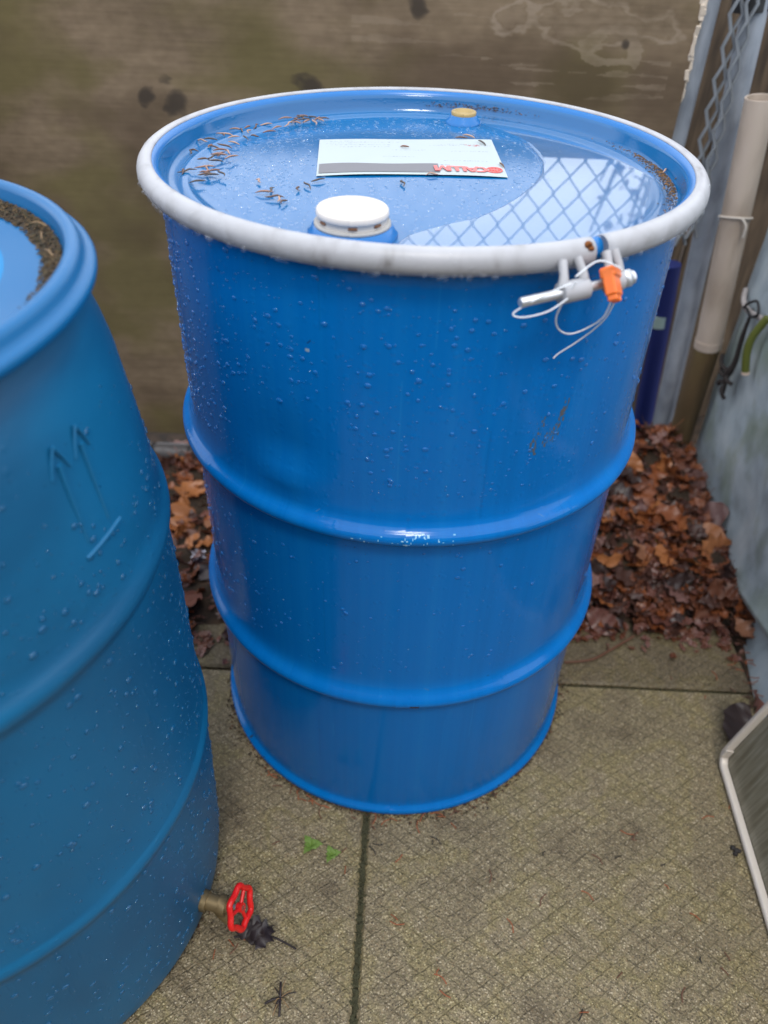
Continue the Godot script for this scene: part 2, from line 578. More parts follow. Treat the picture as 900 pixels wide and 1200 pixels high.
# ---------------------------------------------------------------- plywood
func build_plywood() -> void:
	var w := 1024
	var h := 640
	var im := Image.create(w, h, false, Image.FORMAT_RGB8)
	var n1 := noise(201, 0.006, 5)
	var n2 := noise(202, 0.02, 4)
	var n3 := noise(203, 0.004, 4)
	var n4 := noise(204, 0.015, 4)
	# board spans x -1.35 .. 0.452, y 0.075 .. 1.0
	var knots := [[-0.19, 0.818, 1.0], [-0.485, 0.794, 0.8], [-0.012, 0.935, 0.8], [0.338, 0.897, 0.45], [-0.43, 0.787, 1.1]]
	for y in h:
		var Y := 1.0 - float(y) / h * 0.925
		for x in w:
			var X := -1.35 + float(x) / w * 1.802
			var g := n1.get_noise_2d(x * 0.8, y * 2.6) * 0.6 + n2.get_noise_2d(x * 0.5, y * 9.0) * 0.3 + n2.get_noise_2d(x * 2.5 + 70, y * 3.2) * 0.35
			var c := Color(0.395, 0.335, 0.255).lerp(Color(0.51, 0.44, 0.35), clampf(0.5 + g, 0, 1))
			var moss := clampf((n3.get_noise_2d(x, y * 1.4 + 300) + 0.12) * 2.2, 0, 1)
			c = c.lerp(Color(0.35, 0.32, 0.16), moss * 0.62)
			var damp := clampf((n3.get_noise_2d(x + 900, y) + 0.02) * 2.4, 0, 1)
			c = c.lerp(Color(0.27, 0.21, 0.15), damp * 0.5)
			# pale flaking veneer: a ragged ring with a lobe under it, and streaks
			var wv := n4.get_noise_2d(x, y * 1.3) * 0.5 + n2.get_noise_2d(x * 1.5, y * 2.0) * 0.3
			var e := Vector2((X - 0.275) / 0.155, (Y - 0.925) / 0.032).length() + wv
			var e2 := Vector2((X - 0.325) / 0.05, (Y - 0.893) / 0.03).length() + wv
			var pale := 0.0
			if e < 1.02 and e > 0.76: pale = 0.62 * clampf(minf(1.02 - e, e - 0.76) * 12.0, 0, 1) + 0.12
			elif e <= 0.72: pale = 0.22
			if e2 < 1.0 and e2 > 0.55: pale = maxf(pale, 0.6)
			var st := n2.get_noise_2d(x * 0.35 + 50, y * 3.0)
			if st + wv * 0.3 > 0.26 and X > 0.1 and X < 0.42 and Y > 0.8 and Y < 0.875: pale = maxf(pale, 0.5)
			if st > 0.3 and X > -0.12 and X < 0.12 and Y > 0.87: pale = maxf(pale, 0.3)
			c = c.lerp(Color(0.60, 0.54, 0.47), 0.8 * pale * clampf(0.8 + g, 0.2, 1.0))
			for kq in knots:
				var dd: float = Vector2((X - kq[0]) / 0.011, (Y - kq[1]) / 0.012).length_squared() / (kq[2] * kq[2]) * maxf(0.25, 1.0 + wv * 3.2)
				if dd < 4.0: c = c.lerp(Color(0.19, 0.16, 0.13), clampf(1.0 - dd * 0.30, 0, 0.75))
			im.set_pixel(x, y, c)
	var pm := mat("plywood", Color.WHITE, 0.85)
	pm.albedo_texture = ImageTexture.create_from_image(im)
	var root := thing("plywood_wall", Vector3(0, 0, -0.6), "weathered brown plywood sheet with dark knots and a pale flaking patch, standing behind the drum", "wall")
	var s := st_new()
	var p := []
	var nn := noise(205, 3.0, 3)
	for i in 61:
		var row := PackedVector3Array()
		for j in 33:
			var X := -1.35 + 1.802 * i / 60.0
			var Y := 0.075 + 0.925 * j / 32.0
			row.append(Vector3(X, Y, nn.get_noise_2d(X, Y) * 0.004))
		p.append(row)
	add_grid(s, p)
	put("face_veneer", done(s), pm, root)
	s = st_new()
	box(s, Vector3(1.80, 0.925, 0.014), Transform3D(Basis(), Vector3(-0.449, 0.5375, -0.013)), 0.001)
	put("core", done(s), M["cedar board"], root)
	# splintered pale edge
	s = st_new()
	for k in 60:
		var y := rng.randf_range(0.82, 1.0)
		box(s, Vector3(rng.randf_range(0.004, 0.010), rng.randf_range(0.008, 0.03), rng.randf_range(0.006, 0.014)), Transform3D(Basis.from_euler(Vector3(rng.randf_range(-0.2, 0.2), 0, rng.randf_range(-0.25, 0.25))), Vector3(0.451 + rng.randf_range(-0.002, 0.002), y, -0.006 + rng.randf_range(-0.003, 0.003))), 0.001)
	var sp := mat("pale splinter", lin(0.55, 0.47, 0.38), 0.8)
	var o := put("splinters", done(s), sp, root)
	o.set_meta("kind", "stuff")
	# black pipe with a grey coupling along the foot of the plywood
	var pr := thing("black_pipe", Vector3(0, 0.036, -0.572), "black plastic pipe with a grey coupling running along the foot of the plywood", "pipe")
	s = st_new()
	tube(s, PackedVector3Array([Vector3(-1.3, 0, 0), Vector3(-0.9, 0, 0), Vector3(-0.5, 0.002, 0), Vector3(0.1, 0, 0), Vector3(0.44, 0, 0)]), 0.02, 14)
	put("pipe_run", done(s), M["dark iron"], pr)
	var cp := mat("grey coupling plastic", lin(0.06, 0.055, 0.055), 0.4)
	for q in [[-0.64, -0.585], [-0.575, -0.50]]:
		s = st_new()
		tube(s, PackedVector3Array([Vector3(q[0], 0.002, 0), Vector3(q[1], 0.002, 0)]), 0.024, 16)
		put("coupling", done(s), cp, pr)
	var wp := thing("wooden_post", Vector3(-0.835, 0, -0.566), "brown timber post at the far left against the plywood", "post")
	s = st_new()
	box(s, Vector3(0.05, 1.3, 0.05), Transform3D(Basis(), Vector3(0, 0.64, 0)), 0.004)
	put("timber", done(s), M["cedar board"], wp)

# ---------------------------------------------------------------- chain-link fence, posts, boards
func build_fence() -> void:
	var root := thing("chain_link_fence", Vector3(0, 0, -0.645), "galvanised chain-link fence rising behind the plywood", "fence")
	var px := 0.05 # width of one diamond
	var py := 0.063
	var wires := st_new()
	var x0 := -1.46
	for k in 38:
		var path := PackedVector3Array()
		for j in 47:
			var left := (j % 2 == 0)
			path.append(Vector3(x0 + k * px + (0.0 if left else px / 2 + 0.003) + (px / 2 if k % 1 == 1 else 0.0), 0.1 + j * py / 2, 0.002 if left else -0.002))
		tube(wires, path, 0.0027, 5, false)
		var path2 := PackedVector3Array()
		for j in 47:
			var left := (j % 2 == 0)
			path2.append(Vector3(x0 + k * px + (px + 0.003 if left else px / 2 - 0.0015), 0.1 + j * py / 2, -0.002 if left else 0.002))
		tube(wires, path2, 0.0027, 5, false)
	put("wire_mesh", done(wires), M["fence wire"], root).set_meta("kind", "stuff")
	var rail := st_new()
	tube(rail, PackedVector3Array([Vector3(-1.5, 1.62, -0.03), Vector3(0.6, 1.62, -0.03)]), 0.021, 14)
	put("top_rail", done(rail), M["galvanised steel"], root)
	# bunched end of the mesh between the two posts
	var bun := st_new()
	for side in [-1.0, 1.0]:
		for dx in [0.0, 0.013]:
			var path := PackedVector3Array()
			for j in 46:
				var y := 0.56 + j * 0.024
				path.append(Vector3(0.512 + dx * 1.5 + side * (0.011 if j % 2 == 0 else 0.002) - (y - 0.95) * 0.022 + rng.randf_range(-0.0015, 0.0015), y + dx * 1.1, -0.004 * side + 0.03))
			tube(bun, path, 0.0034, 6, false)
	put("gathered_wire", done(bun), M["fence wire"], root).set_meta("kind", "stuff")
	# two steel posts
	var pl := thing("fence_post", Vector3(0.475, 0, -0.66), "slim galvanised fence post just beside the plywood edge", "post", "galvanised fence posts")
	var s := st_new()
	tube(s, PackedVector3Array([Vector3(0.004, -0.02, 0), Vector3(0, 0.8, 0), Vector3(-0.004, 1.62, 0)]), 0.021, 20)
	put("pipe_tube", done(s), M["galvanised steel"], pl)
	var pr := thing("fence_post", Vector3(0.613, 0, -0.66), "thick galvanised fence post next to the beige pipe", "post", "galvanised fence posts")
	s = st_new()
	tube(s, PackedVector3Array([Vector3(0.003, -0.02, 0), Vector3(-0.035, 0.6, 0), Vector3(-0.098, 1.62, 0)]), 0.0215, 24)
	put("pipe_tube", done(s), M["galvanised steel"], pr)
	s = st_new()
	for y in [0.955]:
		tube(s, PackedVector3Array([Vector3(-0.068, y - 0.012, 0), Vector3(-0.07, y + 0.012, 0)]), 0.028, 20)
		box(s, Vector3(0.03, 0.02, 0.012), Transform3D(Basis(), Vector3(-0.03, y, 0.01)), 0.002)
	put("clamp_band", done(s), M["dark iron"], pr)
	# boards of a wooden fence farther back
	var wf := thing("board_fence", Vector3(0.42, 0, -0.93), "brown vertical-board wooden fence in the background behind the steel posts", "fence")
	for k in 10:
		s = st_new()
		box(s, Vector3(0.105, 1.02 + rng.randf_range(-0.03, 0.03), 0.018), Transform3D(Basis(Vector3.BACK, rng.randf_range(-0.01, 0.01)), Vector3(0.055 + k * 0.111, 0.49, rng.randf_range(-0.004, 0.004))), 0.003)
		put("board", done(s), M["cedar board"], wf)
	s = st_new()
	box(s, Vector3(1.15, 0.08, 0.03), Transform3D(Basis(), Vector3(0.55, 0.9, -0.026)), 0.003)
	put("rail", done(s), M["cedar board"], wf)
	# tarpaulin roll and stake between drum and post
	var tr := thing("tarpaulin_roll", Vector3(0.566, 0, -0.735), "rolled dark blue tarpaulin standing behind the thick steel post", "tarpaulin")
	s = st_new()
	tube(s, catmull([Vector3(0.03, 0.0, 0.0), Vector3(0.012, 0.2, 0.0), Vector3(0.0, 0.35, 0), Vector3(-0.012, 0.475, 0)], 14), 0.023, 14)
	put("roll", done(s), M["blue tarpaulin"], tr)
	s = st_new()
	tube(s, PackedVector3Array([Vector3(-0.002, 0.335, 0), Vector3(-0.005, 0.362, 0)]), 0.0238, 14)
	put("pale_band", done(s), mat("pale tape", lin(0.28, 0.38, 0.36), 0.5), tr)
	var sk := thing("wooden_stake", Vector3(0.552, 0, -0.71), "thin brown wooden stake in front of the blue tarpaulin roll", "stake")
	s = st_new()
	box(s, Vector3(0.016, 0.34, 0.016), Transform3D(Basis(Vector3.BACK, 0.04), Vector3(-0.012, 0.15, 0)), 0.002)
	put("timber", done(s), M["cedar board"], sk)

	# a bush with brown winter leaves beyond the fence, mirrored in the lid's puddle
	var bu := thing("bush", Vector3(0.70, 0, -1.25), "bush with rust-brown winter leaves beyond the board fence, mirrored in the lid puddle", "bush")
	s = st_new()
	for k in 9:
		var a := TAU * k / 9.0
		tube(s, catmull([Vector3(0, 0, 0), Vector3(sin(a) * 0.08, 0.7, cos(a) * 0.06), Vector3(sin(a) * 0.22, 1.25 + 0.1 * (k % 3), cos(a) * 0.16)], 8), [0.016, 0.014, 0.012, 0.011, 0.009, 0.007, 0.006, 0.005, 0.003], 6)
	put("stems", done(s), M["cedar board"], bu)
	s = st_new()
	var lf := [leaf_mesh(0), leaf_mesh(1), leaf_mesh(3)]
	for k in 520:
		var d := Vector3(rng.randfn(0, 0.075), rng.randfn(1.10, 0.13), rng.randfn(0, 0.07))
		s.append_from(lf[k % 3], 0, Transform3D(Basis.from_euler(Vector3(rng.randf() * 6, rng.randf() * 6, rng.randf() * 6)) * Basis.from_scale(Vector3.ONE * rng.randf_range(0.014, 0.026)), d))
	put("foliage", s.commit(), mat("winter leaf", lin(0.16, 0.075, 0.035), 0.7), bu).set_meta("kind", "stuff")

# ---------------------------------------------------------------- beige pipe and grey sheets
func build_right_side() -> void:
	var pv := thing("standing_pipe", Vector3(0.622, 0, -0.6), "open-topped beige plastic pipe with a brown soiled lower end, leaning by the steel post", "pipe")
	var top := Vector3(-0.040, 0.828, 0.012)
	var mid := Vector3(0.008, 0.365, 0.0)
	var bot := Vector3(0.016, 0.02, -0.01)
	var s := st_new()
	tube(s, PackedVector3Array([mid, (mid + top) / 2, top]), 0.0265, 28, false)
	tube(s, PackedVector3Array([top, top - (top - mid).normalized() * 0.12]), 0.0235, 28, false)
	var rim := []
	var d := (top - mid).normalized()
	var bs := aim(d)
	for k in 29:
		var a := TAU * k / 28.0
		rim.append(PackedVector3Array([top + bs * (Vector3(sin(a), 0, cos(a)) * 0.0265), top + bs * (Vector3(sin(a), 0.02, cos(a)) * 0.025), top + bs * (Vector3(sin(a), 0, cos(a)) * 0.0235)]))
	add_grid(s, rim)
	put("pipe_tube", done(s), M["beige plastic"], pv)
	s = st_new()
	tube(s, PackedVector3Array([bot, (mid + bot) / 2, mid - d * 0.008]), 0.026, 28, false)
	put("lower_tube", done(s), M["brown soiled plastic"], pv)
	s = st_new()
	tube(s, PackedVector3Array([mid - d * 0.012, mid + d * 0.006]), 0.0278, 28)
	put("collar", done(s), M["beige plastic"], pv)
	var tie := thing("string_tie", pv.position + mid.lerp(top, 0.56), "pale string tied round the beige pipe", "string")
	s = st_new()
	var loop := []
	for k in 25:
		var a := TAU * k / 24.0
		loop.append(Vector3(sin(a) * 0.029, cos(a * 1.0) * 0.008, cos(a) * 0.029))
	tube(s, PackedVector3Array(loop), 0.0021, 6)
	tube(s, catmull([Vector3(0.0, 0.008, 0.029), Vector3(0.010, -0.004, 0.034), Vector3(0.012, -0.026, 0.032)], 8), 0.0024, 6)
	put("loop", done(s), mat("pale string", lin(0.55, 0.5, 0.44), 0.7), tie)

	# upper sheet: from the plywood towards the camera, free lower edge
	var up := thing("grey_sheet", Vector3(0.68, 0, -0.3), "large grey-blue weathered sheet with green stains, its free lower edge lapping over the lower sheet", "sheet")
	s = st_new()
	var nn := noise(301, 3.0, 2)
	for face_ in 2:
		var p := []
		for i in 37:
			var row := PackedVector3Array()
			var z := lerpf(-0.31, 0.60, i / 36.0)
			var low := 0.012 + maxf(0.0, z + 0.01) * 0.235 + maxf(0.0, 0.06 - absf(z - 0.0)) * 0.12
			for j in 25:
				var t := j / 24.0
				var y := lerpf(low, 1.05, pow(t, 1.5))
				var x := nn.get_noise_2d(z * 1.2, y * 1.2) * 0.011 - 0.012 * exp(-(y - low) * 28.0) - 0.018 * clampf(z, 0, 1)
				row.append(Vector3(x + 0.006 * face_, y, z))
			p.append(row)
		if face_ == 1: p.reverse()
		add_grid(s, p)
		var e := []
		for q in p: e.append(q[0])
	# close the thin lower and front edges
	var edge := []
	for i in 37:
		var z := lerpf(-0.31, 0.60, i / 36.0)
		var low := 0.012 + maxf(0.0, z + 0.01) * 0.235 + maxf(0.0, 0.06 - absf(z - 0.0)) * 0.12
		var x := nn.get_noise_2d(z * 1.2, low * 1.2) * 0.011 - 0.012 - 0.018 * clampf(z, 0, 1)
		edge.append(PackedVector3Array([Vector3(x + 0.006, low, z), Vector3(x + 0.003, low - 0.0015, z), Vector3(x, low, z)]))
	add_grid(s, edge)
	put("panel", done(s), M["grey sheet"], up)
	var lo := thing("grey_base_sheet", Vector3(0.69, 0, -0.3), "narrow grey lower sheet standing on the paving under the large sheet", "sheet")
	s = st_new()
	for face_ in 2:
		var p := []
		for i in 25:
			var row := PackedVector3Array()
			var z := lerpf(-0.02, 0.75, i / 24.0)
			for j in 9:
				var y := lerpf(-0.02, 0.34, j / 8.0)
				var foot := 0.012 - 0.055 * clampf(z, 0, 1) / 0.33 * (1.0 if z < 0.4 else 0.4 / maxf(z, 0.01) * 1.0)
				var x := lerpf(foot, 0.014, clampf((y + 0.02) / 0.16, 0, 1))
				row.append(Vector3(x + 0.005 * face_, y, z))
			p.append(row)
		if face_ == 1: p.reverse()
		add_grid(s, p)
	put("panel", done(s), M["grey sheet"], lo)

	# hanging bits on the sheet
	var at := Vector3(0.662, 0, 0)
	var tw := thing("dead_twig", at, "dark dead twig hanging down the grey sheet from a wire loop", "twig")
	s = st_new()
	tube(s, catmull([Vector3(0, 0.475, -0.524), Vector3(-0.004, 0.418, -0.519), Vector3(-0.002, 0.363, -0.517), Vector3(-0.005, 0.328, -0.526), Vector3(0, 0.288, -0.523)], 20), [0.003, 0.003, 0.0034, 0.004, 0.0045, 0.005, 0.005, 0.005, 0.005, 0.0055, 0.006, 0.006, 0.007, 0.008, 0.008, 0.007, 0.006, 0.005, 0.004, 0.003, 0.002], 7)
	for q in [[0.335, -0.055, 0.012], [0.33, 0.03, -0.004], [0.315, -0.025, -0.02], [0.31, 0.02, -0.025], [0.322, -0.035, 0.01]]:
		tube(s, catmull([Vector3(-0.003, q[0], -0.524), Vector3(-0.012, q[0] + q[2] * 0.4, -0.524 + q[1] * 0.5), Vector3(-0.004, q[0] + q[2], -0.524 + q[1])], 6), 0.0045, 6)
	put("stem", done(s), mat("dead wood", lin(0.035, 0.027, 0.024), 0.8), tw)
	var gs := thing("green_stem", at, "cut green plant stem hanging against the grey sheet", "plant stem")
	s = st_new()
	tube(s, catmull([Vector3(0, 0.49, -0.455), Vector3(-0.012, 0.447, -0.462), Vector3(-0.012, 0.412, -0.461), Vector3(-0.004, 0.375, -0.457)], 10), 0.0075, 10)
	put("stem", done(s), mat("green stem", lin(0.13, 0.15, 0.025), 0.5), gs)
	s = st_new()
	tube(s, PackedVector3Array([Vector3(-0.004, 0.377, -0.457), Vector3(-0.003, 0.371, -0.4568)]), 0.008, 10)
	put("cut_end", done(s), M["pale plastic"], gs)
	var gw := thing("grey_stick", at, "short pale grey stick resting against the grey sheet above the twig", "stick")
	s = st_new()
	tube(s, catmull([Vector3(0.008, 0.482, -0.60), Vector3(-0.002, 0.472, -0.572), Vector3(-0.006, 0.469, -0.53), Vector3(-0.004, 0.484, -0.46)], 10), 0.0055, 8)
	put("stick", done(s), mat("grey stick wood", lin(0.42, 0.38, 0.36), 0.7), gw)
	var wl := thing("black_wire", at, "black wire loop twisted round the grey stick", "wire")
	s = st_new()
	tube(s, catmull([Vector3(-0.013, 0.472, -0.535), Vector3(-0.015, 0.489, -0.518), Vector3(-0.013, 0.505, -0.49), Vector3(-0.013, 0.49, -0.47), Vector3(-0.015, 0.475, -0.49), Vector3(-0.014, 0.478, -0.52)], 26), 0.0028, 7)
	put("loop", done(s), M["dark iron"], wl)

# ---------------------------------------------------------------- plastic barrel
func build_barrel() -> void:
	var c := Vector3(-0.515, 0, 0.405)
	var root := thing("plastic_barrel", c, "dull blue plastic barrel with a brass tap near its foot, left of the steel drum", "barrel")
	var prof := []
	for q in [[0.235, 0.0], [0.258, 0.002], [0.268, 0.01], [0.274, 0.025], [0.277, 0.05], [0.281, 0.12], [0.284, 0.20], [0.286, 0.29], [0.2862, 0.301], [0.2895, 0.306], [0.2918, 0.313], [0.2915, 0.319], [0.2885, 0.3245], [0.2868, 0.329], [0.287, 0.40], [0.287, 0.48], [0.286, 0.56], [0.285, 0.606], [0.2853, 0.613],
			[0.2890, 0.618], [0.2918, 0.626], [0.2914, 0.633], [0.2878, 0.640], [0.2845, 0.646], [0.283, 0.66], [0.281, 0.69], [0.278, 0.72], [0.274, 0.75], [0.270, 0.785], [0.265, 0.81], [0.260, 0.828], [0.256, 0.839], [0.252, 0.848], [0.250, 0.856], [0.2495, 0.864]]:
		prof.append(Vector2(q[0], q[1]))
	var s := st_new()
	barrel_profile = prof
	lathe(s, prof, 128)
	put("body", done(s), M["barrel plastic"], root)
	# thick double-ridged rim
	var rp := []
	for q in [[0.2495, 0.862], [0.262, 0.8615], [0.2675, 0.8625], [0.2700, 0.8650], [0.2705, 0.8685], [0.2695, 0.8715], [0.2672, 0.8730], [0.2650, 0.8733], [0.2630, 0.8742], [0.2615, 0.8770], [0.2608, 0.8810], [0.2590, 0.8840], [0.2560, 0.8852], [0.2520, 0.8852], [0.2492, 0.8838], [0.2478, 0.880], [0.2468, 0.872], [0.2450, 0.8675], [0.2410, 0.8662], [0.20, 0.866]]:
		rp.append(Vector2(q[0], q[1]))
	s = st_new()
	lathe(s, rp, 128)
	put("rim", done(s), M["barrel rim plastic"], root)
	s = st_new()
	disc(s, Vector3(0, 0.866, 0), 0.2005, 64)
	put("top", done(s), M["barrel top plastic"], root)
	# embossed mark: two upright arrows over a bar
	s = st_new()
	var az := func(a: float, y: float, r: float) -> Vector3: return Vector3(cos(deg_to_rad(a)) * r, y, sin(deg_to_rad(a)) * r)
	var rr := func(y: float) -> float: return 0.2785 + (0.72 - y) * 0.10
	for a in [15.3, 9.2]:
		var sh := PackedVector3Array()
		for k in 9: sh.append(az.call(a, lerpf(0.712, 0.782, k / 8.0), rr.call(lerpf(0.712, 0.782, k / 8.0)) - 0.0015))
		tube(s, sh, 0.0024, 6)
		for sd in [-1.0, 1.0]:
			tube(s, PackedVector3Array([az.call(a, 0.797, rr.call(0.797) - 0.0008), az.call(a + sd * 1.2, 0.787, rr.call(0.787) - 0.0012), az.call(a + sd * 2.2, 0.775, rr.call(0.775) - 0.0014)]), 0.0015, 6)
	var bar := PackedVector3Array()
	for k in 12: bar.append(az.call(lerpf(6.6, 17.0, k / 11.0), 0.701, rr.call(0.701) - 0.0005))
	tube(s, bar, 0.0021, 8)
	put("embossed_arrows", done(s), mat("barrel mark plastic", lin(0.004, 0.122, 0.268), 0.42), root)
	# tap
	var out := Vector3(0.981, 0, 0.19)
	var y0 := Vector3(0, 0.062, 0)
	var tap := Node3D.new()
	tap.name = "tap"
	root.add_child(tap)
	tap.position = out * 0.276 + y0
	s = st_new()
	tube(s, PackedVector3Array([out * -0.006, out * 0.010]), 0.014, 6)
	tube(s, PackedVector3Array([out * 0.010, out * 0.034]), 0.0105, 16)
	tube(s, PackedVector3Array([out * 0.026, out * 0.036]), 0.0135, 6)
	var ax := (out * cos(0.33) + Vector3.UP * sin(0.33)).normalized()
	tube(s, PackedVector3Array([out * 0.030, out * 0.034 + ax * 0.010]), 0.009, 12)
	tube(s, catmull([out * 0.022, out * 0.026 + Vector3(0, -0.02, 0), out * 0.036 + Vector3(0, -0.036, 0)], 8), 0.0085, 12)
	put("spigot", done(s), M["old brass"], tap)
	s = st_new()
	tube(s, PackedVector3Array([out * 0.034 + ax * 0.008, out * 0.034 + ax * 0.027]), 0.0035, 10)
	put("valve_stem", done(s), M.zinc, tap)
	s = st_new()
	var hb := aim(ax, 0.3)
	var hc := out * 0.034 + ax * 0.023
	var path := PackedVector3Array()
	for k in 48:
		var a := TAU * k / 48.0
		var r := 0.0235 + 0.0042 * pow(absf(cos(a * 3.0)), 3.0)
		path.append(hc + hb * Vector3(cos(a) * r, 0, sin(a) * r))
	tube(s, path, 0.0042, 9, false, true)
	for k in 3:
		var a := TAU * k / 3.0 + 0.5
		tube(s, PackedVector3Array([hc, hc + hb * Vector3(cos(a) * 0.023, 0, sin(a) * 0.023)]), 0.0026, 7)
	tube(s, PackedVector3Array([hc - ax * 0.004, hc + ax * 0.004]), 0.0062, 10)
	put("handwheel", done(s), M["red enamel"], tap)
	# rotted needles and dirt along the inside of the rim
	s = st_new()
	var litter := mat("rotted litter", Color.WHITE, 0.9)
	litter.vertex_color_use_as_albedo = true
	var tones := [Color(0.05, 0.034, 0.018), Color(0.03, 0.02, 0.012), Color(0.075, 0.048, 0.024), Color(0.045, 0.042, 0.02), Color(0.12, 0.075, 0.035)]
	for k in 9000:
		var a := rng.randf() * TAU
		# azimuth from +x towards +z; the litter is deepest towards the back and the right
		var wgt := 0.45 + 0.55 * clampf(cos(a + 1.2), 0, 1)
		var depth := 0.015 * wgt + 0.004
		if rng.randf() > wgt + 0.15: continue
		var q := rng.randf()
		var r := 0.2435 - depth * q * q
		var pos := Vector3(cos(a) * r, 0.8675 + (1.0 - q) * 0.005 * wgt, sin(a) * r)
		var l := rng.randf_range(0.0012, 0.005)
		s.set_color(tones[rng.randi() % tones.size()])
		box(s, Vector3(l, 0.0008, rng.randf_range(0.0007, 0.0016)), Transform3D(Basis.from_euler(Vector3(rng.randf_range(-0.4, 0.4), rng.randf() * 6.3, rng.randf_range(-0.4, 0.4))), pos), 0.0003)
	var li := put("rotted_litter", done(s), litter, self, Transform3D(Basis(), c))
	tag(li, "dark rotted needles and dirt along the inside of the barrel rim", "litter", "", "stuff")
	s = st_new()
	var film := noise(412, 3.0, 4)
	var g := []
	for k in 145:
		var a := -TAU * k / 144.0
		var wgt := 0.45 + 0.55 * clampf(cos(a + 1.2), 0, 1)
		var inner := 0.243 - 0.013 * wgt - 0.003 - film.get_noise_2d(cos(a) * 2.0, sin(a) * 2.0) * 0.008
		g.append(PackedVector3Array([Vector3(cos(a) * 0.2445, 0.8682, sin(a) * 0.2445), Vector3(cos(a) * 0.240, 0.8672, sin(a) * 0.240), Vector3(cos(a) * inner, 0.8664, sin(a) * inner)]))
	add_grid(s, g)
	var mf := put("mud_film", done(s), mat("mud", lin(0.045, 0.033, 0.02), 0.85), self, Transform3D(Basis(), c))
	tag(mf, "thin dark mud film under the litter on the barrel top", "mud", "", "stuff")
	for q in [[0.202, -0.117, 1.2], [0.19, -0.142, 0.5], [0.221, -0.082, 0.9]]:
		s = st_new()
		var u := Vector3(cos(q[2]), 0.08, sin(q[2])) * 0.010
		tube(s, PackedVector3Array([-u, Vector3(0, 0.002, 0), u]), 0.0006, 5)
		var nd := put("dry_needle", done(s), mat("straw needle", lin(0.24, 0.15, 0.07), 0.7), self, Transform3D(Basis(), c + Vector3(q[0], 0.875, q[1])))
		tag(nd, "pale dry needle lying on the dirt along the barrel rim", "needle", "dry needles on the barrel top")

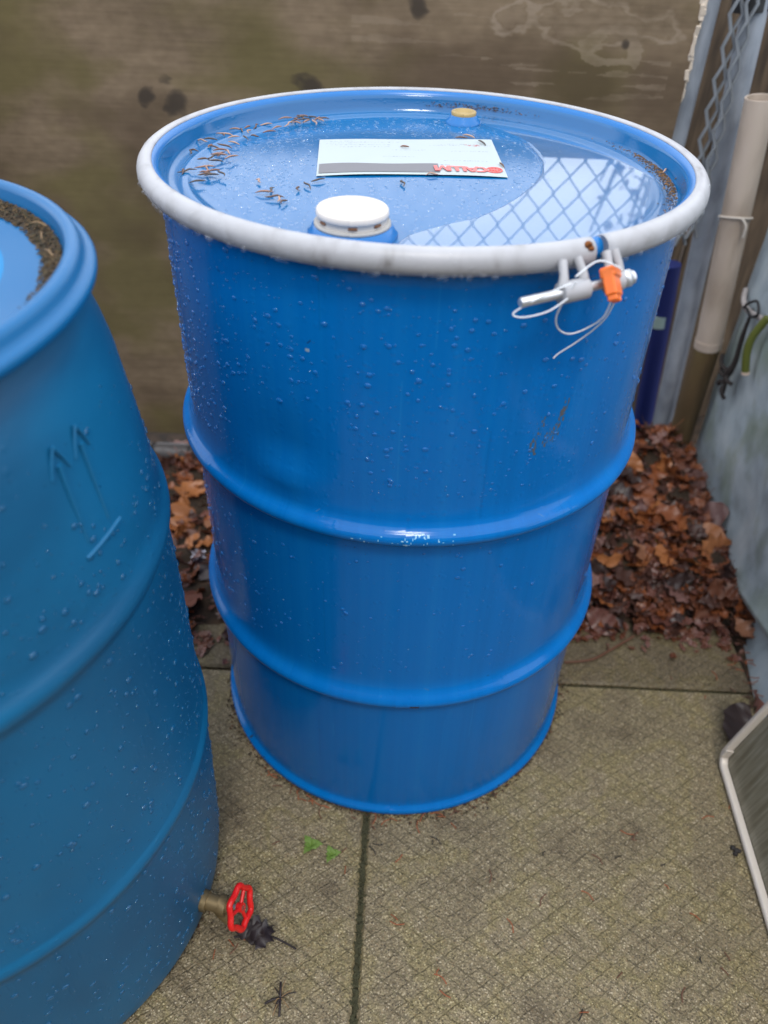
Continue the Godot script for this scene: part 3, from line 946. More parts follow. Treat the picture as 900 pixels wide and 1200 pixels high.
# ---------------------------------------------------------------- steel drum
func build_drum() -> void:
	var root := thing("steel_drum", Vector3.ZERO, "bright blue steel drum with a white clamp ring and wet lid, standing in the middle", "drum")
	var prof := []
	var key := [[0.286, 0.0], [0.2895, 0.001], [0.2915, 0.004], [0.2915, 0.009], [0.2895, 0.0125], [0.2845, 0.0145], [0.2835, 0.018], [0.2835, 0.03], [0.2835, 0.06], [0.2835, 0.15], [0.2835, 0.24], [0.2835, 0.258], [0.2835, 0.264], [0.2842, 0.2675], [0.2890, 0.2703], [0.2945, 0.2733], [0.2978, 0.2770], [0.2986, 0.2810], [0.2976, 0.2850], [0.2948, 0.2888], [0.2915, 0.2920], [0.2886, 0.2955], [0.2864, 0.3000], [0.2850, 0.3060], [0.2842, 0.3150], [0.2840, 0.330],
		[0.2840, 0.36], [0.2840, 0.42], [0.2840, 0.50], [0.2840, 0.540], [0.2840, 0.5460], [0.2848, 0.5495], [0.2898, 0.5525], [0.2955, 0.5558], [0.2988, 0.5600], [0.2996, 0.5640], [0.2988, 0.5676], [0.2966, 0.5708], [0.2936, 0.5730], [0.2904, 0.5752], [0.2880, 0.5786], [0.2862, 0.5845], [0.2849, 0.6000], [0.2848, 0.6100],
		[0.2848, 0.625], [0.2848, 0.64], [0.2848, 0.66], [0.2848, 0.68], [0.2848, 0.72], [0.2848, 0.76], [0.2848, 0.80], [0.2848, 0.84], [0.286, 0.851], [0.289, 0.856]]
	for q in key: prof.append(Vector2(q[0], q[1]))
	drum_profile = prof
	var nz := noise(501, 1.6, 2)
	var bend := func(a: float, r: float, y: float) -> float:
		var d := wrapf(a - deg_to_rad(-27.5), -PI, PI)
		var dent := exp(-pow(d / 0.13, 2.0) - pow((y - 0.650) / 0.022, 2.0)) * -0.005 + exp(-pow((d - 0.02) / 0.12, 2.0) - pow((y - 0.610) / 0.016, 2.0)) * 0.0060
		return r + dent + nz.get_noise_3d(sin(a) * 0.7, y, cos(a) * 0.7) * 0.0002
	# body with the true height as v
	var s := st_new()
	s.set_smooth_group(0)
	var segs := 192
	var ring := func(k: int, j: int) -> Vector3:
		var a := TAU * k / segs
		var r: float = bend.call(a, prof[j].x, prof[j].y)
		return Vector3(r * sin(a), prof[j].y, r * cos(a))
	for i in segs:
		for j in prof.size() - 1:
			for q in [[0, 0], [0, 1], [1, 1], [0, 0], [1, 1], [1, 0]]:
				s.set_uv(Vector2(float(i + q[0]) / segs, 1.0 - prof[j + q[1]].y / 0.876))
				s.add_vertex(ring.call((i + q[0]), j + q[1]))
	put("body", done(s), M["drum paint"], root)
	# curl under the clamp ring, seen in its gap
	s = st_new()
	var curl := []
	for k in 17:
		var a := TAU * k / 16.0
		curl.append(Vector2(0.2905 + 0.0085 * sin(a), 0.868 - 0.0105 * cos(a)))
	lathe(s, curl, 128)
	put("rim_curl", done(s), M["lid rim paint"], root)
	# lid: recessed dish
	s = st_new()
	var lp := []
	for q in [[0.2920, 0.8738], [0.2885, 0.8748], [0.2850, 0.8746], [0.2828, 0.8728], [0.2815, 0.869], [0.2795, 0.860], [0.2775, 0.8555], [0.2745, 0.8532], [0.268, 0.8525], [0.2655, 0.8535], [0.2625, 0.8558], [0.2585, 0.8568], [0.2545, 0.8558], [0.2515, 0.8540], [0.247, 0.8530], [0.235, 0.8530], [0.20, 0.8534], [0.15, 0.8538], [0.10, 0.8540], [0.05, 0.8541], [0.004, 0.8541]]:
		lp.append(Vector2(q[0], q[1]))
	lathe(s, lp, 160)
	put("lid", done(s), M["lid paint"], root)
	# clamp ring with a gap at 27.5 degrees
	s = st_new()
	var sect := func(k: int) -> Vector2:
		var a := TAU * k / 18.0
		return Vector2(0.2945 + 0.0108 * sin(a), 0.8690 - 0.0120 * cos(a))
	var g0 := deg_to_rad(31.2)
	var g1 := deg_to_rad(388.8)
	var rs := []
	for k in range(1, 10): rs.append(sect.call(k))
	for q in [[0.2935, 0.8809], [0.2912, 0.8806], [0.2896, 0.8798], [0.2890, 0.8786], [0.2893, 0.8776], [0.2905, 0.8765], [0.2915, 0.8750]]: rs.append(Vector2(q[0], q[1]))
	lathe(s, rs, 200, Vector3.ZERO, g0, g1)
	for e in [g0, g1]:
		for k in 18:
			for v in [Vector2(0.2945, 0.8690), sect.call(k), sect.call(k + 1)]:
				s.set_uv(v)
				s.add_vertex(Vector3(v.x * sin(e), v.y, v.x * cos(e)))
	var cr := put("clamp_ring", done(s), M["white enamel"], root)
	cr.set_meta("label", "white painted clamp ring round the drum's rim")
	# rust spot near the gap
	s = st_new()
	for k in 10:
		var a := 27.4 + rng.randf_range(-0.5, 0.5)
		var el := 2.35 + rng.randf_range(-0.22, 0.22)
		var v := Vector2(0.2945 + 0.0110 * sin(el), 0.8690 - 0.0122 * cos(el))
		var n := Vector3(sin(el) * sin(deg_to_rad(a)), -cos(el), sin(el) * cos(deg_to_rad(a)))
		var t := Transform3D(aim(n) * Basis.from_scale(Vector3(0.0025, 0.0004, 0.0025)), on_drum(a, v.y, v.x))
		var sm := SphereMesh.new()
		sm.radial_segments = 8
		sm.rings = 4
		sm.radius = 1.0
		sm.height = 2.0
		s.append_from(sm, 0, t)
	put("rust_spot", s.commit(), M.rust, cr)
	# lugs under the ring ends and the closing bolt
	var bolt := Node3D.new()
	bolt.name = "closing_bolt"
	root.add_child(bolt)
	var tang := Vector3(cos(deg_to_rad(27)), 0, -sin(deg_to_rad(27)))
	var outw := Vector3(sin(deg_to_rad(27)), 0, cos(deg_to_rad(27)))
	var bc := on_drum(26.4, 0.8475, 0.316)
	var axis := (tang + Vector3(0, 0.04, 0)).normalized()
	for q in [[-0.014, 0.026], [0.027, 0.014]]:
		s = st_new()
		tube(s, PackedVector3Array([bc + axis * (q[0] - q[1] / 2), bc + axis * (q[0] + q[1] / 2)]), 0.0092, 16)
		var k0: Vector3 = bc + axis * q[0]
		for w in [-0.4, 0.4]:
			tube(s, PackedVector3Array([k0 + axis * q[1] * w + Vector3(0, 0.004, 0), k0 + axis * q[1] * w * 0.9 + Vector3(0, 0.014, 0) - outw * 0.004, k0 + axis * q[1] * w * 0.7 + Vector3(0, 0.022, 0) - outw * 0.012]), [0.0052, 0.0038, 0.0046], 8)
		put("lug", done(s), M["white enamel"], bolt)
	s = st_new()
	tube(s, PackedVector3Array([bc - axis * 0.066, bc - axis * 0.065, bc + axis * 0.044]), [0.0034, 0.0042, 0.0042], 12)
	put("bolt_shank", done(s), M.zinc, bolt)
	s = st_new()
	tube(s, PackedVector3Array([bc + axis * 0.0345, bc + axis * 0.035, bc + axis * 0.0425, bc + axis * 0.043]), [0.007, 0.0085, 0.0085, 0.007], 6)
	tube(s, PackedVector3Array([bc + axis * 0.043, bc + axis * 0.047]), 0.0062, 14)
	put("hex_nut", done(s), M.zinc, bolt)
	# white screw cap on the lid
	var cap := Node3D.new()
	cap.name = "screw_cap"
	root.add_child(cap)
	cap.position = Vector3(-0.063, 0.8535, 0.2005)
	s = st_new()
	lathe(s, [Vector2(0.042, 0), Vector2(0.0418, 0.004), Vector2(0.0385, 0.0065), Vector2(0.0375, 0.010), Vector2(0.033, 0.0104)], 12)
	put("flange", done(s), M["lid rim paint"], cap)
	s = st_new()
	lathe(s, [Vector2(0.0300, 0.009), Vector2(0.0345, 0.0095), Vector2(0.0355, 0.0112), Vector2(0.0352, 0.0128), Vector2(0.0325, 0.0136), Vector2(0.030, 0.0138)], 40)
	put("grey_gasket", done(s), mat("grey rubber", lin(0.36, 0.35, 0.33), 0.5), cap)
	s = st_new()
	lathe(s, [Vector2(0.0318, 0.0135), Vector2(0.0318, 0.0185), Vector2(0.0330, 0.0190), Vector2(0.0334, 0.0205), Vector2(0.0330, 0.0240), Vector2(0.0318, 0.0255), Vector2(0.029, 0.0262), Vector2(0.012, 0.0266), Vector2(0.0002, 0.0266)], 56)
	put("cap_top", done(s), M["white plastic"], cap)
	for a in [-52, 4, 48, 100, 165, 230]:
		s = st_new()
		tube(s, PackedVector3Array([on_drum(a - 7, 0.0165, 0.0316), on_drum(a, 0.0165, 0.0321), on_drum(a + 7, 0.0165, 0.0316)]), 0.0014, 6)
		put("thread_notch", done(s), M["cap recess"], cap)
	# small yellow bung at the far side
	var bg := Node3D.new()
	bg.name = "small_bung"
	root.add_child(bg)
	bg.position = Vector3(0.056, 0.8533, -0.229)
	s = st_new()
	lathe(s, [Vector2(0.024, 0), Vector2(0.023, 0.003), Vector2(0.0195, 0.005), Vector2(0.0178, 0.0095), Vector2(0.016, 0.010)], 28)
	put("flange", done(s), M["lid rim paint"], bg)
	s = st_new()
	lathe(s, [Vector2(0.0165, 0.009), Vector2(0.0168, 0.0135), Vector2(0.0155, 0.0145), Vector2(0.0125, 0.0145), Vector2(0.0115, 0.011), Vector2(0.0002, 0.011)], 28)
	put("bung_plug", done(s), M["yellow brass"], bg)
	# paper label, upside down from here
	var y0 := 0.8549
	var cor := [Vector3(-0.125, y0, -0.112), Vector3(0.088, y0, -0.142), Vector3(0.096, y0, 0.012), Vector3(-0.114, y0, 0.033)]
	s = st_new()
	var g := []
	for i in 25:
		var row := PackedVector3Array()
		for j in 9:
			var u := i / 24.0
			var v := j / 8.0
			var p: Vector3 = cor[3].lerp(cor[2], u).lerp(cor[0].lerp(cor[1], u), v)
			p.y += 0.0012 * sin(u * PI) * (1.0 - v) + 0.0004 * sin(u * 9.0)
			p.z -= 0.006 * sin(u * PI) * (1.0 - v) + 0.003 * sin(u * PI) * v
			row.append(p)
		g.append(row)
	add_grid(s, g)
	# faint grey rules and specks of small print
	var li := Image.create(1024, 640, false, Image.FORMAT_RGB8)
	li.fill(Color(0.67, 0.71, 0.72))
	for q in [[60, 40, 150], [70, 110, 330], [120, 150, 300], [420, 210, 190], [360, 330, 180], [640, 120, 360], [690, 100, 300], [760, 230, 220], [700, 400, 250], [600, 470, 130], [40, 75, 200], [200, 60, 260]]:
		var x: int = q[0]
		while x < q[0] + q[2]:
			var l := rng.randi_range(3, 16)
			li.fill_rect(Rect2i(x, q[1] + rng.randi_range(-2, 2), l, rng.randi_range(3, 6)), Color(0.30, 0.30, 0.36) if rng.randf() < 0.5 else Color(0.52, 0.53, 0.57))
			x += l + rng.randi_range(3, 14)
	for k in 26:
		li.fill_rect(Rect2i(900 + rng.randi_range(-60, 60), 120 + rng.randi_range(-14, 14), rng.randi_range(4, 18), rng.randi_range(3, 8)), Color(0.62, 0.30, 0.32))
	var lbm := mat("label paper", Color.WHITE, 0.45)
	lbm.albedo_texture = ImageTexture.create_from_image(li)
	var lab := put("paper_label", done(s), lbm, root)
	# grey tape along the near edge
	s = st_new()
	g = []
	for i in 17:
		var row := PackedVector3Array()
		for j in 3:
			var u := 0.01 + i / 16.0 * 0.635
			var v := 0.055 + j / 2.0 * (0.235 + 0.012 * sin(u * 13.0) - 0.03 * u)
			var p: Vector3 = cor[3].lerp(cor[2], u).lerp(cor[0].lerp(cor[1], u), v)
			p.y += 0.0012 * sin(u * PI) * (1.0 - v) + 0.0004 * sin(u * 9.0) + 0.0005
			p.z -= 0.006 * sin(u * PI) * (1.0 - v) + 0.003 * sin(u * PI) * v
			row.append(p)
		g.append(row)
	add_grid(s, g)
	put("grey_tape", done(s), mat("grey tape", lin(0.16, 0.16, 0.175), 0.55), lab)
	# red print, upside down: emblem first (on the right), then the letters
	var red := mat("red print", lin(0.78, 0.16, 0.15), 0.5)
	var font := SystemFont.new()
	font.font_names = PackedStringArray(["Droid Sans"])
	font.font_weight = 800
	var word := "CALUM"
	var across: Vector3 = (cor[2] - cor[3]).normalized()
	var away: Vector3 = (cor[1] - cor[2]).normalized()
	for k in word.length():
		var tm := TextMesh.new()
		tm.text = word[k]
		tm.font = font
		tm.font_size = 32
		tm.pixel_size = 0.00078
		tm.depth = 0.0002
		var u := 0.872 - k * 0.052
		var p: Vector3 = cor[3].lerp(cor[2], u).lerp(cor[0].lerp(cor[1], u), 0.135)
		p.y += 0.0012 * sin(u * PI) + 0.0014
		p.z -= 0.006 * sin(u * PI)
		var b := Basis(-across, -away, Vector3.UP)
		put("letter", tm, red, lab, Transform3D(b.orthonormalized(), p))
	s = st_new()
	var ec: Vector3 = cor[3].lerp(cor[2], 0.94).lerp(cor[0].lerp(cor[1], 0.94), 0.145) + Vector3(0, 0.0012, -0.001)
	var rr := PackedVector3Array()
	for k in 24: rr.append(ec + Vector3(sin(TAU * k / 24.0) * 0.0088, 0, cos(TAU * k / 24.0) * 0.0088))
	tube(s, rr, 0.0009, 5, false, true)
	for k in 4:
		var a := PI * k / 4.0
		tube(s, PackedVector3Array([ec + Vector3(sin(a), 0, cos(a)) * 0.0062, ec - Vector3(sin(a), 0, cos(a)) * 0.0062]), 0.0009, 5)
	put("emblem", done(s), red, lab)

# ---------------------------------------------------------------- water, needles and the seal on the drum
func build_lid_things() -> void:
	# puddle over the right-hand part of the lid
	var edge := [Vector2(-0.016, 0.2745), Vector2(-0.02, 0.245), Vector2(-0.018, 0.222), Vector2(-0.010, 0.205), Vector2(0.006, 0.190), Vector2(0.03, 0.170), Vector2(0.056, 0.152), Vector2(0.082, 0.118), Vector2(0.104, 0.08), Vector2(0.124, 0.038), Vector2(0.137, -0.002), Vector2(0.144, -0.046), Vector2(0.142, -0.085), Vector2(0.136, -0.12), Vector2(0.122, -0.152), Vector2(0.104, -0.18), Vector2(0.088, -0.196), Vector2(0.08, -0.215), Vector2(0.083, -0.24), Vector2(0.085, -0.2620)]
	var inner := PackedVector2Array()
	for i in edge.size():
		inner.append(edge[i])
	var full := PackedVector2Array(inner)
	var a := atan2(0.085, -0.262)
	while a > -0.02:
		full.append(Vector2(sin(a), cos(a)) * 0.2766)
		a -= 0.06
	var s := st_new()
	var idx := Geometry2D.triangulate_polygon(full)
	var top := 0.8575
	s.set_smooth_group(-1)
	for t in range(0, idx.size(), 3):
		var q := [full[idx[t]], full[idx[t + 1]], full[idx[t + 2]]]
		if (q[1] - q[0]).cross(q[2] - q[0]) < 0: q.reverse()
		for v in q:
			s.set_uv(v)
			s.add_vertex(Vector3(v.x, top, v.y))
	# rounded shore down to the paint
	var sh := []
	for i in edge.size():
		var t: Vector2 = (edge[mini(i + 1, edge.size() - 1)] - edge[maxi(i - 1, 0)]).normalized()
		var o := Vector2(t.y, -t.x)
		if o.dot(edge[i] - Vector2(0.2, 0.05)) < 0: o = -o
		var e: Vector2 = edge[i]
		var row := PackedVector3Array()
		for q in [[0.0042, 0.8532], [0.0040, 0.8545], [0.0032, 0.8560], [0.0018, 0.8570], [0.0, top - 0.00005]]:
			var p: Vector2 = e + o * q[0]
			row.append(Vector3(p.x, q[1], p.y))
		sh.append(row)
	sh.reverse()
	add_grid(s, sh)
	var pd := put("lid_puddle", done(s), M.water)
	tag(pd, "clear rain puddle over the right half of the drum lid, mirroring the fence", "puddle")
	# drops on the lid, the ring and both vessels
	var dome := st_new()
	lathe(dome, [Vector2(1.0, 0.0), Vector2(1.0, 0.2), Vector2(0.92, 0.45), Vector2(0.72, 0.66), Vector2(0.40, 0.79), Vector2(0.01, 0.83)], 12)
	var dm := done(dome)
	var ts := []
	var poly := full
	for k in 3600:
		var r := sqrt(rng.randf()) * 0.243
		var az := rng.randf() * TAU
		var p := Vector2(sin(az), cos(az)) * r
		if Geometry2D.is_point_in_polygon(p, poly): continue
		if p.distance_to(Vector2(-0.063, 0.2005)) < 0.045: continue
		if p.x > -0.13 and p.x < 0.1 and p.y > -0.145 and p.y < 0.03: continue
		var sc := lerpf(0.0007, 0.0026, pow(rng.randf(), 3.0))
		ts.append(Transform3D(Basis(Vector3.UP, rng.randf() * 6.3) * Basis.from_scale(Vector3(sc * rng.randf_range(0.8, 1.4), sc * 0.8, sc)), Vector3(p.x, 0.8538, p.y)))
	var o := multi("lid_drops", dm.duplicate(), M.raindrop, ts)
	tag(o, "scattered small water drops on the dry part of the drum lid", "water drops", "", "stuff")
	ts = []
	for k in 4600:
		var az := rng.randf_range(-100, 100)
		var y := lerpf(0.845, 0.60, pow(rng.randf(), 0.9))
		if rng.randf() < 0.22: y = rng.randf_range(0.32, 0.56)
		
		var den := clampf(0.55 - az / 160.0, 0.2, 1.0)
		if rng.randf() > den: continue
		var rad := radius_at(drum_profile, y)
		var dn := wrapf(deg_to_rad(az + 27.5), -PI, PI)
		if absf(dn) < 0.25 and y < 0.70 and y > 0.6: continue
		if y > 0.54 and y <= 0.61: continue
		var sc := lerpf(0.0007, 0.0026, pow(rng.randf(), 4.0))
		var n := on_drum(az, 0, 1.0)
		ts.append(Transform3D(aim(n) * Basis.from_scale(Vector3(sc, sc * 0.75, sc * rng.randf_range(1.0, 1.5))), on_drum(az, y, rad + 0.0001)))
	o = multi("drum_drops", dm, M["drum raindrop"], ts)
	tag(o, "small raindrops clinging to the side of the steel drum", "water drops", "", "stuff")
	ts = []
	for k in 420: # beads hanging below and lying on the clamp ring
		var az := rng.randf_range(-95, 110)
		if az > 23 and az < 35: continue
		var el := rng.randf_range(0.15, 0.9) if rng.randf() < 0.6 else rng.randf_range(0.9, 2.4)
		var n := Vector3(sin(el) * sin(deg_to_rad(az)), -cos(el), sin(el) * cos(deg_to_rad(az)))
		var sc := lerpf(0.0011, 0.0034, pow(rng.randf(), 1.6)) * (1.0 if el < 0.9 else 0.6)
		ts.append(Transform3D(aim(n) * Basis.from_scale(Vector3(sc, sc * (1.6 if el < 0.9 else 0.9), sc)), on_drum(az, 0.8690 - 0.0119 * cos(el), 0.2945 + 0.0107 * sin(el))))
	o = multi("ring_drops", dm.duplicate(), M.raindrop, ts)
	tag(o, "water beads lying on and hanging under the white clamp ring", "water drops", "", "stuff")
	ts = []
	for k in 3800:
		var az := rng.randf_range(-50, 75)
		var y := rng.randf_range(0.05, 0.80)
		var den := 1.0 - clampf((az - 15) / 70.0, 0.0, 0.75)
		if y > 0.70: den *= 0.35
		if rng.randf() > den: continue
		if absf(y - 0.314) < 0.018 or absf(y - 0.627) < 0.022: continue
		var rad := radius_at(barrel_profile, y)
		var sc := lerpf(0.0007, 0.0032, pow(rng.randf(), 4.5))
		var n := Vector3(cos(deg_to_rad(az)), 0.0, sin(deg_to_rad(az)))
		ts.append(Transform3D(aim(n) * Basis.from_scale(Vector3(sc, sc * 0.75, sc * rng.randf_range(1.0, 1.6))), Vector3(-0.515, y, 0.405) + n * rad))
	o = multi("barrel_drops", dm.duplicate(), M["barrel raindrop"], ts)
	tag(o, "raindrops clinging to the side of the dull plastic barrel", "water drops", "", "stuff")
	# fallen needles and seed scales on the lid, each its own
	var tones := [lin(0.20, 0.10, 0.07), lin(0.30, 0.17, 0.12), lin(0.12, 0.07, 0.05), lin(0.42, 0.27, 0.20), lin(0.08, 0.06, 0.05)]
	var mats := []
	for c in tones: mats.append(mat("needle %d" % mats.size(), c, 0.55))
	var shapes := []
	for k in 5:
		var sn := st_new()
		var l := 0.0055 + 0.0015 * k
		tube(sn, catmull([Vector3(-l, 0.0006, 0), Vector3(-l * 0.3, 0.0018 + 0.0006 * (k % 2), 0.001 * (k - 2)), Vector3(l * 0.4, 0.0014, -0.0008 * (k - 2)), Vector3(l, 0.0008, 0.001)], 6), [0.0003, 0.0007, 0.0010, 0.0011, 0.0010, 0.0007, 0.0002], 6)
		shapes.append(done(sn))
	var spots := []
	for k in 46: # along the bead at the left
		var az := deg_to_rad(lerpf(-72, -150, rng.randf()))
		var r := 0.255 + rng.randf_range(-0.025, 0.018)
		spots.append(Vector3(sin(az) * r, 0.8565, cos(az) * r))
	for q in [[-0.232, 0.035], [-0.236, 0.028], [-0.224, 0.04], [-0.214, 0.048], [-0.23, -0.02], [-0.222, -0.03], [-0.235, -0.01], [-0.215, -0.012]]: spots.append(Vector3(q[0], 0.8575, q[1]))
	for q in [[-0.137, 0.125], [-0.142, 0.118], [-0.148, 0.112], [-0.155, 0.09], [-0.16, 0.098], [-0.128, 0.082], [-0.12, 0.07], [-0.172, 0.062], [-0.11, 0.052], [-0.02, 0.05], [0.092, -0.03], [0.012, 0.016], [0.075, -0.12], [0.06, -0.148], [0.05, -0.14], [-0.02, -0.09], [-0.15, -0.19], [-0.13, -0.21]]: spots.append(Vector3(q[0], 0.8555, q[1]))
	for q in [[0.284, 0.01], [0.275, -0.02]]: spots.append(Vector3(q[0], 0.859, q[1]))
	for q in spots:
		var t := put("fallen_needle", shapes[rng.randi() % 5], mats[rng.randi() % 5], self, Transform3D(Basis.from_euler(Vector3(0, rng.randf() * TAU, rng.randf_range(-0.1, 0.1))), q))
		tag(t, "small brown conifer needle scale lying on the wet drum lid", "needle", "needles on the drum lid")
	# dirt gathered at the right inside of the lid, and dark crust at the back
	s = st_new()
	var dirt := mat("lid dirt", Color.WHITE, 0.9)
	dirt.vertex_color_use_as_albedo = true
	var dt := [Color(0.12, 0.06, 0.02), Color(0.05, 0.035, 0.02), Color(0.2, 0.1, 0.03), Color(0.07, 0.05, 0.035)]
	for k in 700:
		var az := deg_to_rad(rng.randfn(92, 11))
		var r := 0.2755 - absf(rng.randfn(0, 0.006))
		if k > 560:
			az = deg_to_rad(rng.randfn(165, 7))
			r = 0.2785 + rng.randf_range(-0.001, 0.0015)
		s.set_color(dt[rng.randi() % 4])
		var y := 0.8578 if k <= 560 else 0.8615 + rng.randf_range(0, 0.006)
		box(s, Vector3(rng.randf_range(0.0008, 0.003), 0.0006, rng.randf_range(0.0006, 0.0014)), Transform3D(Basis.from_euler(Vector3(rng.randf_range(-0.3, 0.3), rng.randf() * 6.3, rng.randf_range(-0.3, 0.3))), Vector3(sin(az) * r, y, cos(az) * r)), 0.0002)
	var di := put("lid_dirt", done(s), dirt)
	tag(di, "brown dirt crust along the inside edge of the drum lid", "dirt", "", "stuff")
	# orange seal with its clear strings
	var bc := on_drum(29.3, 0.853, 0.327)
	var seal := thing("security_seal", bc, "small orange plastic seal hanging from the clamp ring bolt on clear strings", "seal")
	var tang := Vector3(cos(deg_to_rad(28)), 0, -sin(deg_to_rad(28)))
	var outw := Vector3(sin(deg_to_rad(28)), 0, cos(deg_to_rad(28)))
	var b := Basis(tang, Vector3.UP, outw) * Basis.from_euler(Vector3(-0.5, 0.75, -0.5))
	s = st_new()
	box(s, Vector3(0.020, 0.022, 0.010), Transform3D(b, Vector3.ZERO), 0.0015)
	box(s, Vector3(0.021, 0.009, 0.013), Transform3D(b, b * Vector3(0.001, 0.0085, 0.0)), 0.0015)
	for x in [-0.006, 0.004]:
		box(s, Vector3(0.005, 0.006, 0.008), Transform3D(b, b * Vector3(x, -0.0125, 0)), 0.001)
	put("seal_body", done(s), M["orange plastic"], seal)
	s = st_new()
	box(s, Vector3(0.013, 0.0008, 0.004), Transform3D(b, b * Vector3(0.002, 0.0133, 0.002)), 0.0002)
	put("pale_mark", done(s), M["pale plastic"], seal)
	s = st_new()
	var loc := func(x: float, y: float, z: float) -> Vector3: return tang * x + Vector3(0, y, 0) + outw * z
	tube(s, catmull([loc.call(0.004, -0.014, 0.0), loc.call(0.004, -0.034, -0.006), loc.call(-0.004, -0.048, -0.016), loc.call(-0.018, -0.052, -0.02), loc.call(-0.032, -0.044, -0.019), loc.call(-0.040, -0.03, -0.015), loc.call(-0.041, -0.012, -0.008), loc.call(-0.036, 0.006, -0.003)], 40), 0.0008, 6)
	tube(s, catmull([loc.call(0.009, -0.012, 0.0), loc.call(0.010, -0.035, -0.008), loc.call(0.007, -0.052, -0.018), loc.call(-0.002, -0.068, -0.028), loc.call(-0.014, -0.078, -0.033), loc.call(-0.019, -0.083, -0.034)], 30), 0.0008, 6)
	tube(s, catmull([loc.call(-0.042, 0.006, -0.002), loc.call(-0.060, 0.001, -0.003), loc.call(-0.078, -0.010, -0.010), loc.call(-0.088, -0.017, -0.012), loc.call(-0.080, -0.019, -0.007), loc.call(-0.062, -0.014, 0.0), loc.call(-0.044, -0.006, 0.0)], 40), 0.0007, 6)
	tube(s, catmull([loc.call(-0.04, 0.012, 0.0), loc.call(-0.02, 0.022, 0.0), loc.call(-0.002, 0.016, 0.003), loc.call(0.004, 0.012, 0.004)], 20), 0.0008, 6)
	put("clear_string", done(s), M["clear string"], seal)

# ---------------------------------------------------------------- shallow tray at the right
func build_tray() -> void:
	var root := thing("metal_tray", Vector3(0.548, 0.0, 0.16), "shallow metal tray with a beige rolled rim, leaning upright at the lower right edge", "tray")
	# own axes: a runs along the ground towards the camera, b climbs to the right
	var a := Vector3(-0.03, 0, 1).normalized()
	var b := Vector3(0.030, 0.15, 0.004).normalized()
	var n := b.cross(a).normalized()
	if n.x > 0: n = -n
	var L := 0.62
	var W := 0.36
	var rc := 0.028
	var out := PackedVector3Array()
	var pts := []
	for q in [[rc, rc, PI, 1.5 * PI], [L - rc, rc, 1.5 * PI, TAU], [L - rc, W - rc, 0.0, 0.5 * PI], [rc, W - rc, 0.5 * PI, PI]]:
		for k in 7:
			var t := lerpf(q[2], q[3], k / 6.0)
			pts.append(Vector2(q[0] + cos(t) * rc, q[1] + sin(t) * rc))
	# rim: a flat rolled band round the edge
	var s := st_new()
	var g := []
	var sec := [[0.0, -0.012], [0.0, 0.002], [0.0015, 0.0042], [0.004, 0.005], [0.0075, 0.0045], [0.009, 0.0025], [0.0095, -0.006]]
	for i in pts.size() + 1:
		var p: Vector2 = pts[i % pts.size()]
		var nx: Vector2 = pts[(i + 1) % pts.size()]
		var pv: Vector2 = pts[(i - 1 + pts.size()) % pts.size()]
		var t := (nx - pv).normalized()
		var inw := Vector2(-t.y, t.x)
		var row := PackedVector3Array()
		for q in sec:
			var e: Vector2 = p + inw * q[0]
			row.append(a * e.x + b * e.y + n * (q[1] + 0.012))
		g.append(row)
	add_grid(s, g)
	put("rolled_rim", done(s), M["tray frame"], root)
	s = st_new()
	var poly := PackedVector2Array()
	for i in pts.size():
		var t: Vector2 = (pts[(i + 1) % pts.size()] - pts[(i - 1 + pts.size()) % pts.size()]).normalized()
		poly.append(pts[i] + Vector2(-t.y, t.x) * 0.0093)
	var idx := Geometry2D.triangulate_polygon(poly)
	for k in range(0, idx.size(), 3):
		var q := [poly[idx[k]], poly[idx[k + 1]], poly[idx[k + 2]]]
		if (q[1] - q[0]).cross(q[2] - q[0]) > 0: q.reverse()
		for v in q:
			s.set_uv(v)
			s.add_vertex(a * v.x + b * v.y + n * 0.005)
	put("pan", done(s), M["tray metal"], root)
	# the crimp where the rim was joined
	s = st_new()
	box(s, Vector3(0.004, 0.02, 0.013), Transform3D(Basis(a, b, a.cross(b)), a * 0.012 + b * 0.026 + n * 0.0125), 0.001)
	put("rim_joint", done(s), M["tray frame"], root)

# ---------------------------------------------------------------- fallen leaves
func heap_height(x: float, z: float) -> float:
	var t := clampf((-0.12 - z) / 0.48, 0.0, 1.0) * (0.15 + 0.85 * clampf((0.70 - x) / 0.09, 0.0, 1.0))
	var right := clampf((x - 0.1) / 0.3, 0.0, 1.0)
	return 0.006 + t * (0.03 + 0.085 * right) + right * 0.02 * clampf((-0.10 - z) / 0.06, 0, 1)

func leaf_mesh(k: int) -> ArrayMesh:
	var r := RandomNumberGenerator.new()
	r.seed = 900 + k
	var s := st_new()
	var curl := r.randf_range(-9.0, 16.0)
	var twist := r.randf_range(-8.0, 8.0)
	var ph := r.randf() * 6.0
	var broad := r.randf_range(0.42, 0.8)
	var shape := func(u: float, v: float) -> Vector3: # u along -1..1, v across -1..1
		var wid := broad * pow(maxf(0.0, cos(u * 1.5)), 0.6)
		if k % 3 != 1: wid *= 1.0 + 0.38 * sin(u * 8.5 + ph + v * 0.7)
		var x := u * (1.0 - 0.22 * absf(v) * (1.0 if k % 3 == 0 else 0.0))
		var z := v * wid
		var y := curl * 0.035 * z * z + 0.30 * sin(u * 2.1 + ph) * 0.6 + twist * 0.045 * u * z + 0.13 * absf(v) * sin(u * 9.0 + ph * 3.0)
		return Vector3(x, y, z)
	var p := []
	for i in 13:
		var row := PackedVector3Array()
		for j in 5: row.append(shape.call(-1.0 + i / 6.0, -1.0 + j / 2.0))
		p.append(row)
	p.reverse()
	add_grid(s, p)
	tube(s, PackedVector3Array([shape.call(-0.98, 0), shape.call(-0.98, 0) + Vector3(-0.3, 0.06, 0.05), shape.call(-0.98, 0) + Vector3(-0.55, 0.16, 0.02)]), 0.02, 4, false)
	return done(s)

